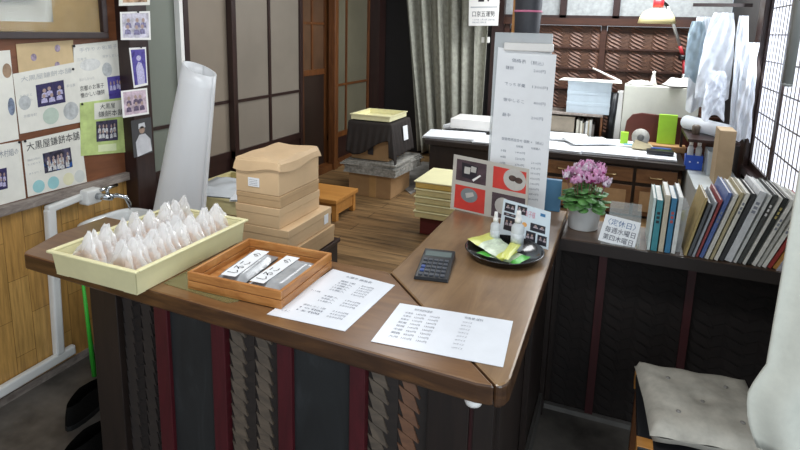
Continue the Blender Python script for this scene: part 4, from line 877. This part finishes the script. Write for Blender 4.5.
# stack of cream trays on red base
rb = MB(); rb.box((-1.02,2.92,0.4205),(-0.60,3.26,0.527)); tag(rb.build('red_crate',plain('oxblood_box','#5b1e1c',0.5,0.1),bevel=0.003),'dark red box on raised floor under the stacked cream trays','box')
M_amb=plain('amber_cream_plastic','#d9b765',0.45,0.05)
z=0.528
for k in range(5):
    h_=0.040; top=(k==4)
    t=thing('stacked_tray',('lowest','second','third','fourth','topmost')[k]+' cream tray of the stack behind the counter'+(' with amber side' if top else ''),'tray',(-0.825+0.004*(k%2),3.045,z),0.01*(k%3-1),'stacked cream trays')
    b=MB(); b.box((-.215,-.165,0),(.215,.165,h_-0.008)); b.build('tray_body',M_amb if top else M_creamd,t,local=True,bevel=0.004)
    b=MB(); b.box((-.222,-.172,h_-0.008),(.222,.172,h_)); b.build('rim',M_cream,t,local=True,bevel=0.003)
    if top:
        t.children[0].data=t.children[0].data
    z+=h_+0.0035
# grey floor mat
b=MB(); b.prism([(-1.60,3.92),(-1.34,3.62),(-1.30,4.6),(-1.6,4.6)],0.4202,0.426); tag(b.build('grey_mat',plain('grey_mat','#8b8883',0.8,0.2,10)),'pale grey cloth mat on floor between far pile and cream trays','mat')
# curtain
def cur(u,v):
    z=0.45+v*1.95; xl=-1.75-0.19*min(1,v*1.3); x=xl+u*(-1.15-xl)
    return (x+0.016*math.sin(u*31+v*2), 4.87+0.055*math.sin(u*40+1.3*math.sin(u*7)+0.5*math.sin(v*3))+0.012*math.sin(u*83+v), z)
b=MB(); b.grid(cur,150,14); M_cur=plain('sage_grey_curtain','#a3a295',0.8,0.14,26,bmp=0.2)
o=b.build('door_curtain',M_cur,solid=0.004); tag(o,'grey-green patterned curtain hanging in deep folds in the back doorway','curtain')
o=tag(MB().box((-1.96,4.85,2.40),(-1.10,4.875,2.425)).build('curtain_rod',M_brass),'thin brass rod carrying the grey-green curtain','rod')
# calendar
S=Sheet('wall_calendar',[(-1.285,4.715,2.05),(-1.020,4.715,2.05),(-1.020,4.715,1.622),(-1.270,4.715,1.615)],M_white,None,'white wall calendar with big black date beside the back curtain','calendar',toward=(0,0,1.5),th=0.003)
S.text('28',0.30,0.20,0.74,0.55,M_ink); S.text('口京五運勢',0.12,0.72,0.88,0.83,M_ink)
S.poly('border',[(0.06,0.64),(0.94,0.64),(0.94,0.655),(0.06,0.655)],M_inkg); S.texts([('一白水星 二黒土星 三碧木星',0.12,0.87,0.88,0.90),('四緑木星 五黄土星',0.12,0.92,0.6,0.95)],M_inkg)
o=MB().box((-1.20,4.90,1.475),(-1.13,4.93,1.525)).build('light_switch',M_white,bevel=0.004); tag(o,'small white switch box on dark post right of curtain','switch')

# ================================================================ the work desk
dk = thing('work_desk', 'wide dark wooden work desk covered with white papers against the back wall', 'desk', (-0.45,4.3,0.42))
MB().box((-1.30,3.76,0.765),(0.39,4.78,0.80)).build('desktop',M_dark,dk,bevel=0.003)
MB().box((-1.27,3.80,0.421),(0.36,4.75,0.765)).build('carcass',M_dark,dk)
M_dr=wood('drawer_wood',[(0.2,'#4b3220'),(0.8,'#8a6240')],'X',8,6,0.4,0.15)
for x0,x1 in ((-0.46,-0.19),(-0.17,0.10),(0.12,0.355)):
    d=MB().box((x0,3.782,0.655),(x1,3.80,0.745)).build('drawer',M_dr,dk,bevel=0.003)
    b=MB(); xm=(x0+x1)/2; b.tube([(xm-.04,3.780,0.70),(xm-.03,3.768,0.695),(xm+.03,3.768,0.695),(xm+.04,3.780,0.70)],0.004,8); b.build('handle',M_brass,d)
    d=MB().box((x0,3.782,0.44),(x1,3.80,0.63)).build('drawer',M_dr,dk,bevel=0.003); MB().box((x0+.03,3.778,0.47),(x1-.03,3.783,0.60)).build('raised_panel',plain('fawn_panel','#a58560',0.5,0.1),d)
RP=random.Random(21)
# loose papers on the desk
plist=[(-1.14,3.98,0.42,0.30,0.1,'papers at the left front corner of the desk'),(-1.10,4.40,0.40,0.32,-0.1,'papers at left rear of the desk beside price list'),(-0.75,3.95,0.42,0.30,0.03,'papers directly behind the tall price list'),(-0.42,3.93,0.40,0.28,-0.04,'papers right of the price list at the desk front'),(-0.40,4.28,0.36,0.26,0.12,'papers before the small book row on the desk'),(-0.06,3.94,0.34,0.27,0.06,'papers in the middle of the desk front edge'),(0.20,3.95,0.30,0.26,-0.06,'papers at right front of the desk near blue caddy'),(0.05,4.22,0.28,0.22,0.2,'papers before the cream organizer'),(-0.75,4.35,0.30,0.35,0.0,'papers at the rear middle of desk'),(-0.20,4.10,0.30,0.2,0.5,'tilted sheet across the middle papers of the desk')]
for k,(x,y,w_,d_,rz,lab) in enumerate(plist):
    b=MB(); n=RP.randint(3,6); base=0.8005+0.0006*(k%3)
    if k==9: base=0.829
    for q in range(n):
        M_=Matrix.Translation((RP.uniform(-.006,.006),RP.uniform(-.006,.006),0))@Matrix.Rotation(RP.uniform(-.04,.04),4,'Z')
        b.box((-w_/2,-d_/2,q*0.0045),(w_/2,d_/2,q*0.0045+0.0040),0,M_)
    o=b.build('paper_stack',M_paper,None,local=True); o.location=(x,y,base); o.rotation_euler=(0,0,rz); tag(o,'white '+lab,'papers','white papers on the desk')
o=MB().box((-1.23,4.16,0.829),(-0.84,4.44,0.905)).build('white_box',M_white,bevel=0.004); tag(o,'flat white box on papers at the left end of desk','box')
# riser shelf
rs = thing('desk_riser', 'brown desk riser shelf behind the papers holding pale boxes', 'shelf', (-0.38,4.55,0.80))
MB().box((-0.62,4.42,0.965),(-0.13,4.70,0.980)).build('shelf_board',M_ledge,rs); MB().box((-0.62,4.42,0.801),(-0.605,4.70,0.965)).build('side_panel',M_mullb,rs); MB().box((-0.145,4.42,0.801),(-0.13,4.70,0.965)).build('side_panel',M_mullb,rs); MB().box((-0.605,4.69,0.801),(-0.145,4.70,0.965)).build('rear_panel',M_mullb,rs)
MB().box((-0.60,4.43,0.83),(-0.33,4.50,0.95)).build('drawer_front',plain('grey_brown_drawer','#8b8070',0.5,0.1),rs)
x=-0.315
for k in range(9):
    t_=RP.uniform(0.010,0.020); c_=('#c9c4b4','#8a8478','#dad6c8','#a59a86','#5c5a58','#d9d9d6','#b7a98a','#cfcfc9','#77706a')[k]
    if x+t_>-0.148: break
    o=MB().box((x,4.44,0.801),(x+t_-0.001,4.60,0.801+RP.uniform(0.10,0.145))).build('ledger',plain('ledger_'+c_[1:],c_,0.6,0.08)); tag(o,('first','second','third','fourth','fifth','sixth','seventh','eighth','ninth')[k]+' thin ledger from left under the desk riser','ledger','ledgers under the riser'); x+=t_
for k,(z0,z1) in enumerate(((0.981,1.065),(1.066,1.145),(1.146,1.222))):
    t=thing('pale_blue_box',('lowest','middle','topmost')[k]+' pale blue-grey box stacked on the desk riser','box',(-0.245,4.55,z0),0,'pale boxes on the riser')
    b=MB(); b.box((-.155,-.10,0),(.155,.10,z1-z0)); b.build('carton',plain('ice_blue_card','#c0cdd6',0.5,0.04),t,local=True,bevel=0.002)
    b=MB(); b.box((-.157,-.102,(z1-z0)*0.72),(.157,.102,z1-z0+0.0003)); b.build('lid',plain('ice_blue_card','#c0cdd6'),t,local=True,bevel=0.002)
S=Sheet('loose_sheet',[(-0.46,4.70,1.2265),(-0.03,4.68,1.2265),(-0.02,4.42,1.2265),(-0.47,4.45,1.2265)],M_off,None,'crumpled cream sheets on top of the pale blue boxes','paper',toward=(0,4,9),th=0.003)
b=MB(); b.tube([(-0.03,4.5,1.235),(-0.24,4.62,1.315)],0.007,8); o=b.build('white_ruler',M_white); tag(o,'white rod leaning over the pale blue boxes','rod')
b=MB(); b.box((-0.12,4.43,1.0),(-0.03,4.50,1.06)); b=MB(); b.tube([(-0.075,4.46,0.801),(-0.060,4.47,1.15)],0.028,12); o=b.build('black_folder_tube',M_black); tag(o,'black upright document tube beside pale blue boxes','tube')
og = thing('file_organizer', 'large cream file organizer box at the right rear of the desk', 'organizer', (0.24,4.55,0.801))
MB().box((0.0,4.44,0.801),(0.50,4.60,1.215)).build('box_body',plain('cream_enamel','#d8d8cc',0.4,0.03),og,bevel=0.006)
MB().box((-0.045,4.46,0.801),(-0.003,4.60,1.16)).build('side_file',M_white,og,bevel=0.003)
for k,(x,y,w_,d_,hh,m,l) in enumerate(((0.10,4.6,0.16,0.14,0.03,M_off,'cream paper bundle on the left of cream organizer'),(0.37,4.6,0.20,0.18,0.06,M_white,'white crumpled bag on the right of cream organizer'))): pillow('bundle',x,y-0.07,1.217,w_,d_,hh,m,l,'bundle',0.3,seed=12+k)
o=b=MB(); b.lathe([(0,0),(0.03,0),(0.018,0.03),(0.010,0.085),(0.014,0.10),(0,0.105)],14); o=b.build('small_figurine',M_off,None,local=True); o.location=(0.19,4.53,1.217); tag(o,'small cream figure standing on the cream organizer','figurine')
# red-brown backboard
b=MB(); prof=[(0.02,0.82),(0.50,0.82),(0.50,1.015),(0.13,1.035),(0.07,1.02),(0.035,0.97)]
vs=[(x,4.30,z) for x,z in prof]+[(x,4.325,z) for x,z in prof]; n=6
b.add(vs,[tuple(range(n)),tuple(range(n,2*n))[::-1]]+[(i,n+i,n+(i+1)%n,(i+1)%n) for i in range(n)]); b.box((0.02,4.27,0.8005),(0.50,4.33,0.82))
tag(b.build('red_brown_bookend',plain('maroon_board','#5b2a22',0.4,0.06),bevel=0.003),'red-brown rounded board standing in front of the cream organizer','board')
MB_g=plain('lime_green_file','#a8dc3c',0.45,0.04)
o=MB().box((0.24,4.225,0.842),(0.355,4.250,1.045)).build('green_file',MB_g,bevel=0.002); tag(o,'bright lime green file standing in front of red-brown board','file')
o=MB().box((0.10,4.15,0.8005),(0.42,4.26,0.841)).build('wooden_tray',plain('light_wood_box','#b48a5c',0.5,0.1),bevel=0.003); tag(o,'light wooden desk box under the green file','box')
o=MB().box((0.005,4.16,0.83),(0.055,4.20,0.91)).build('lime_note_block',MB_g,bevel=0.002); tag(o,'small lime and black note block left of tape dispenser','note block'); o.location.z=0.829
td = thing('tape_dispenser', 'beige and grey tape dispenser before the red-brown board', 'tape dispenser', (0.13,4.05,0.829))
b=MB(); b.hexa([(-.05,-.035,0),(.10,-.035,0),(.10,.035,0),(-.05,.035,0)],[(-.03,-.03,.06),(.06,-.03,.035),(.06,.03,.035),(-.03,.03,.06)]); b.build('body',plain('beige_plastic','#c8bb98',0.4),td,local=True,bevel=0.004)
b=MB(); b.tube([(0.0,-.022,.075),(0.0,.022,.075)],0.055,20); b.build('tape_roll',plain('grey_tape','#a9a79f',0.3,0.1),td,local=True); b=MB(); b.tube([(0.0,-.026,.075),(0.0,.026,.075)],0.022,16); b.build('hub',plain('dark_hub','#5a5a58',0.4),td,local=True)
b=MB(); b.tube([(0.17,3.92,0.834),(0.30,3.95,0.834)],0.010,8); 
o=MB().box((0.17,3.90,0.829),(0.33,3.97,0.850)).build('pen_case',M_black,bevel=0.004); tag(o,'black pen case on the papers at the desk right','case')
o=MB().box((0.20,4.0,0.829),(0.32,4.035,0.848)).build('blue_pad',plain('royal_blue','#2f4f98',0.5)); tag(o,'blue pad behind the black pen case','pad')
o=MB().box((0.03,4.13,0.8285),(0.09,4.15,0.8345)).build('blue_marker',plain('sky_blue','#7ab4d0',0.5)); tag(o,'small light blue marker on papers before the tape dispenser','marker')
# blue caddy with bottles on a pale side cabinet
sc = thing('drawer_cabinet', 'pale grey side cabinet right of the desk behind the books', 'cabinet', (0.55,3.65,0.42))
MB().box((0.40,3.30,0.4205),(0.655,4.02,0.775)).build('body',plain('pale_grey_cabinet','#aeb2b0',0.35,0.06),sc,bevel=0.004)
for z0 in (0.44,0.555,0.67): d=MB().box((0.415,3.290,z0),(0.64,3.30,z0+0.095)).build('drawer',plain('pale_grey_drawer','#bcc0be',0.35,0.04),sc); MB().box((0.49,3.282,z0+.04),(0.56,3.29,z0+.052)).build('handle',M_chrome,d)
cy = thing('blue_caddy', 'bright blue plastic caddy at right end of desk holding bottles', 'caddy', (0.432,3.80,0.776))
b=MB(); b.box((-.048,-.03,0),(.048,.03,.003)); 
for a in ((-.048,-.03,.003,.048,-.027,.09),(-.048,.027,.003,.048,.03,.09),(-.048,-.027,.003,-.045,.027,.09),(.045,-.027,.003,.048,.027,.09)): b.box(a[:3],a[3:])
b.build('bin',plain('cobalt_plastic','#2450b8',0.35),cy,local=True)
for sx in (-.022,.022):
    b=MB(); b.box((sx-.004,-.0315,.045),(sx+.004,-.030,.053)); b.build('white_mark',M_white,cy,local=True)
for k,sx in enumerate((-.022,.023)):
    t=thing('dropper_bottle','clear white-capped bottle standing at the '+('left' if k==0 else 'right')+' in the blue caddy','bottle',(0.432+sx,3.80,0.7795),0,'bottles in the blue caddy')
    b=MB(); b.lathe([(0,0),(.017,0),(.018,.004),(.018,.125),(.009,.145),(0,.145)],16); b.build('body',film('caddy_bottle','#dfe6ea',0.6,0.1),t,local=True); b=MB(); b.lathe([(0,.145),(.011,.145),(.011,.170),(.006,.190),(0,.190)],14); b.build('cap',M_white,t,local=True)
o=MB().box((0.502,3.44,0.776),(0.582,3.60,1.080)).build('tall_cardboard_box',plain('grey_brown_card','#9a8465',0.7,0.06),bevel=0.003); tag(o,'tall plain brown cardboard box on the side cabinet behind the books','box')
pb=thing('clear_plastic_bin','clear plastic bin between blue caddy and tall cardboard box','bin',(0.535,3.74,0.776))
b=MB(); 
for a in ((-.045,-.09,0,.045,.09,.003),(-.045,-.09,.003,.045,-.087,.14),(-.045,.087,.003,.045,.09,.14),(-.045,-.087,.003,-.042,.087,.14),(.042,-.087,.003,.045,.087,.14)): b.box(a[:3],a[3:])
b.build('shell',film('frosted_bin','#d4dde2',0.6,0.2),pb,local=True)
# desk lamp
lp = thing('desk_lamp', 'jointed desk lamp with cream metal shade and red joints behind the desk', 'lamp', (0.40,4.72,0.80))
b=MB(); b.lathe([(0.0,0.108),(0.050,0.105),(0.092,0.085),(0.118,0.045),(0.130,0.0),(0.124,0.0),(0.112,0.043),(0.088,0.079),(0.048,0.098),(0.0,0.10)],32); o=b.build('lamp_shade',plain('cream_enamel_shade','#e6d8a0',0.3,0.02),lp,local=True); o.location=Vector((0.172,4.60,1.662))-Vector(lp.location)
b=MB(); b.lathe([(0,0.112),(0.036,0.112),(0.036,0.165),(0.020,0.175),(0,0.175)],20); o=b.build('shade_neck',plain('red_enamel','#c0333a',0.35),lp,local=True); o.location=Vector((0.172,4.60,1.665))-Vector(lp.location)
b=MB(); b.tube([(0.185,4.62,1.83),(0.235,4.66,1.79)],0.012,8); b.build('bracket',M_black,lp)
b=MB(); b.tube([(0.235,4.66,1.79),(0.355,4.72,1.50)],0.012,10); b.build('upper_arm',plain('silver_arm','#c9c9c6',0.3,metal=0.6),lp)
b=MB(); b.tube([(0.352,4.72,1.505),(0.382,4.725,1.43)],0.013,10); b.build('red_sleeve',plain('red_enamel','#c0333a'),lp)
b=MB(); b.tube([(0.36,4.70,1.42),(0.42,4.74,1.42)],0.020,12); b.build('joint',M_black,lp)
b=MB(); b.tube([(0.388,4.725,1.42),(0.400,4.71,1.30)],0.011,10); b.build('red_sleeve',plain('red_enamel','#c0333a'),lp)
b=MB(); b.tube([(0.400,4.71,1.30),(0.405,4.69,0.83)],0.011,10); b.build('lower_arm',plain('silver_arm','#c9c9c6'),lp)
b=MB(); b.lathe([(0,0),(0.06,0),(0.06,0.015),(0.02,0.03),(0,0.03)],24); o=b.build('base',M_black,lp,local=True); o.location=Vector((0.405,4.69,0.8005))-Vector(lp.location)
# hanging bags and papers
o=MB().box((0.34,3.935,1.755),(0.655,3.955,1.775)).build('hanging_rail',M_mull); 
o2=MB().box((0.655,3.93,1.735),(0.72,3.96,1.795)).build('rail_bracket',M_mull); C.objects.unlink(o2); bpy.data.objects.remove(o2)
tag(o,'dark wooden rail beside the pillar from which bags and papers hang','rail')
def hang(name, x0,x1,y,zt,zb,seed,mat,label,sk=0.0,amp=0.02,bot=0.0,cat='bag'):
    r=random.Random(seed); p=[r.uniform(0,6) for _ in range(8)]; wd=x1-x0
    def f(u,v):
        pin=1-0.45*(1-v)**4 if bot>=0 else 1
        x=(x0+x1)/2+(u-.5)*wd*pin+sk*v; z=zt-(zt-zb)*v+0.02*math.sin(u*7+p[0])*v+bot*abs(u-.5)*v
        yy=y+amp*(math.sin(u*9+p[1]+2*v)*math.sin(v*6+p[2])+0.5*math.sin(u*19+v*13+p[3])+0.4*math.sin(v*23-u*7+p[4]))
        return (x,yy,z)
    b=MB(); b.grid(f,26,34,smooth=False); o=b.build(name,mat,solid=0.0025); tag(o,label,cat,'bags and papers hanging by the pillar'); return o
MH=milky('hanging_polythene','#f2f5fa',0.2,0.2,0.5); MHw=milky('hanging_white_paper','#eef1f5',0.0,0.5,0.4)
hang('hanging_bag',0.42,0.60,3.94,1.72,1.17,31,MH,'large crumpled white plastic bag hanging foremost by the dark pillar',-0.01,0.022,0.05)
hang('hanging_paper',0.33,0.45,4.06,1.67,1.30,32,plain('pale_blue_sheet','#a9bcc6',0.5,0.08),'pale blue-grey sheet hanging at the left of the bag cluster',0.02,0.01,cat='paper')
hang('hanging_paper',0.36,0.50,4.15,1.70,1.10,33,MHw,'long white sheet hanging behind the large plastic bag',0.03,0.02,cat='paper')
hang('hanging_paper',0.56,0.64,3.83,1.70,0.98,34,MHw,'narrow long white strip hanging close to the dark pillar',0.05,0.015,cat='paper')
hang('hanging_bag',0.44,0.56,3.78,1.38,1.10,35,MH,'small crumpled bag low in the hanging cluster',0.0,0.03)
hang('hanging_paper',0.59,0.67,3.70,1.55,1.02,36,MHw,'white strip with pointed foot nearest the paper screens',0.03,0.02,-0.1,cat='paper')
b=MB(); b.tube([(0.40,4.12,1.02),(0.60,3.80,1.02)],0.045,18); o=b.build('paper_roll',MHw); tag(o,'white paper roll lying across the clutter below hanging bags','roll')
sh2=thing('wall_shelf','small dark shelf on the side wall under the hanging bags','shelf',(0.55,4.0,0.95)); MB().box((0.38,3.72,0.955),(0.655,4.20,0.972)).build('board',M_mull,sh2); MB().box((0.64,4.16,0.80),(0.655,4.20,0.955)).build('bracket',M_mull,sh2); MB().box((0.38,4.16,0.776),(0.395,4.20,0.955)).build('bracket',M_mull,sh2)
for k,(x,y) in enumerate(((0.44,4.05),(0.50,4.08),(0.44,3.93))):
    b=MB(); b.lathe([(0,0),(.022,0),(.024,.05),(.015,.06),(0,.06)],14); o=b.build('small_jar',plain('brown_grey_jar','#6b5f52',0.3,0.2,30),None,local=True); o.location=(x,y,0.973+0); tag(o,('leftmost rear','right rear','front')[k]+' small brown-grey jar on the little side shelf','jar','jars on the side shelf')

# ================================================================ stool and curtain at right front
st = thing('wooden_stool', 'dark wooden stool with orange corner blocks under a grey cushion', 'stool', (0.30,1.80,0))
for x in (0.135,0.42):
    for y in (1.60,1.98): MB().box((x,y,0.0),(x+0.035,y+0.035,0.385)).build('leg',M_mullb if x<0.2 else M_mull,st,bevel=0.002)
MB().box((0.13,1.595,0.385),(0.460,2.02,0.408)).build('seat',plain('black_seat_pad','#1c1c1f',0.5),st,bevel=0.004)
for x,y in ((0.128,1.598),(0.128,1.975)): MB().box((x,y,0.35),(x+0.045,y+0.045,0.4095)).build('corner_block',M_oran,st,bevel=0.002,label='orange corner block')
MB().box((0.15,1.605,0.30),(0.44,1.625,0.385)).build('apron',M_mull,st); MB().box((0.14,1.62,0.30),(0.155,1.99,0.385)).build('apron',M_mull,st)
cu = thing('seat_cushion', 'pale grey tufted square cushion lying on the dark wooden stool', 'cushion', (0.312,1.795,0.417), 0.11)
def cush(u,v,s=1):
    w_=0.168; x=(u-.5)*2; y=(v-.5)*2; sc_=1+0.03*(abs(x*y)); e=max(0,1-max(abs(x),abs(y))**6)
    z=0.042*e**0.45*(1-0.22*math.exp(-((x*x+y*y)*40)) ) 
    for tx_,ty_ in ((-.5,-.5),(.5,-.5),(-.5,.5),(.5,.5),(0,0)): z-=0.010*math.exp(-(((x-tx_)**2+(y-ty_)**2)*30))
    z+=0.002*math.sin(x*9+y*4)
    return (x*w_*sc_,y*w_*1.02*sc_,0.033+z*(1 if s>0 else -0.9))
b=MB(); b.grid(lambda u,v:cush(u,v),30,30); b.grid(lambda u,v:cush(1-u,v,-1),30,30); b.build('pad',plain('pale_grey_fabric','#b5b0a4',0.85,0.12,18,bmp=0.3),cu,local=True)
b=MB(); 
for k,(tx_,ty_) in enumerate(((-.5,-.5),(.5,-.5),(-.5,.5),(.5,.5),(0,0))):
    p=cush((tx_+1)/2,(ty_+1)/2); b=MB(); b.lathe([(0,0),(.006,0),(.007,.003),(0,.005)],10,0,Matrix.Translation(p)); b.build('tuft',plain('tuft','#8f8c88',0.8),cu,local=True)
def wc(u,v):
    # v=0 top, v=1 hem: hangs from the lintel and flares at the foot where it is gathered
    z=2.0-1.46*v; fl=0.0 if v<0.84 else -0.036*math.sin((v-0.84)/0.16*PI*0.80)
    if v>0.9: fl+=0.03*(v-0.9)/0.1
    xl=0.398-0.005*v+fl+(0.03*max(0,(0.35-v)/0.35)); x=xl+u*0.55
    y=1.52+0.02*math.sin(u*22+v*1.5)*(0.4+0.6*v)+0.05*u
    return (x,y,z)
b=MB(); b.grid(wc,60,50); M_wc=plain('ivory_cloth','#d6d7cb',0.8,0.03,40,bmp=0.15)
o=b.build('side_curtain',M_wc,solid=0.006); tag(o,'ivory cloth curtain hanging at the right edge in front of the stool','curtain')
o=tag(MB().box((0.36,1.50,2.0),(1.05,1.59,2.03)).build('curtain_lintel',M_mull),'dark rail carrying the ivory side curtain','rail')
b=MB(); b.tube([(0.345,1.53,1.475),(0.345,1.53,2.0)],0.011,12); b.tube([(0.345,1.53,1.475),(0.345,1.53,1.468)],[0.012,0.008],12); o=b.build('grey_pipe',plain('grey_metal_pipe','#8d8f8c',0.35,metal=0.3)); tag(o,'short grey pipe hanging down at the upper right edge','pipe')
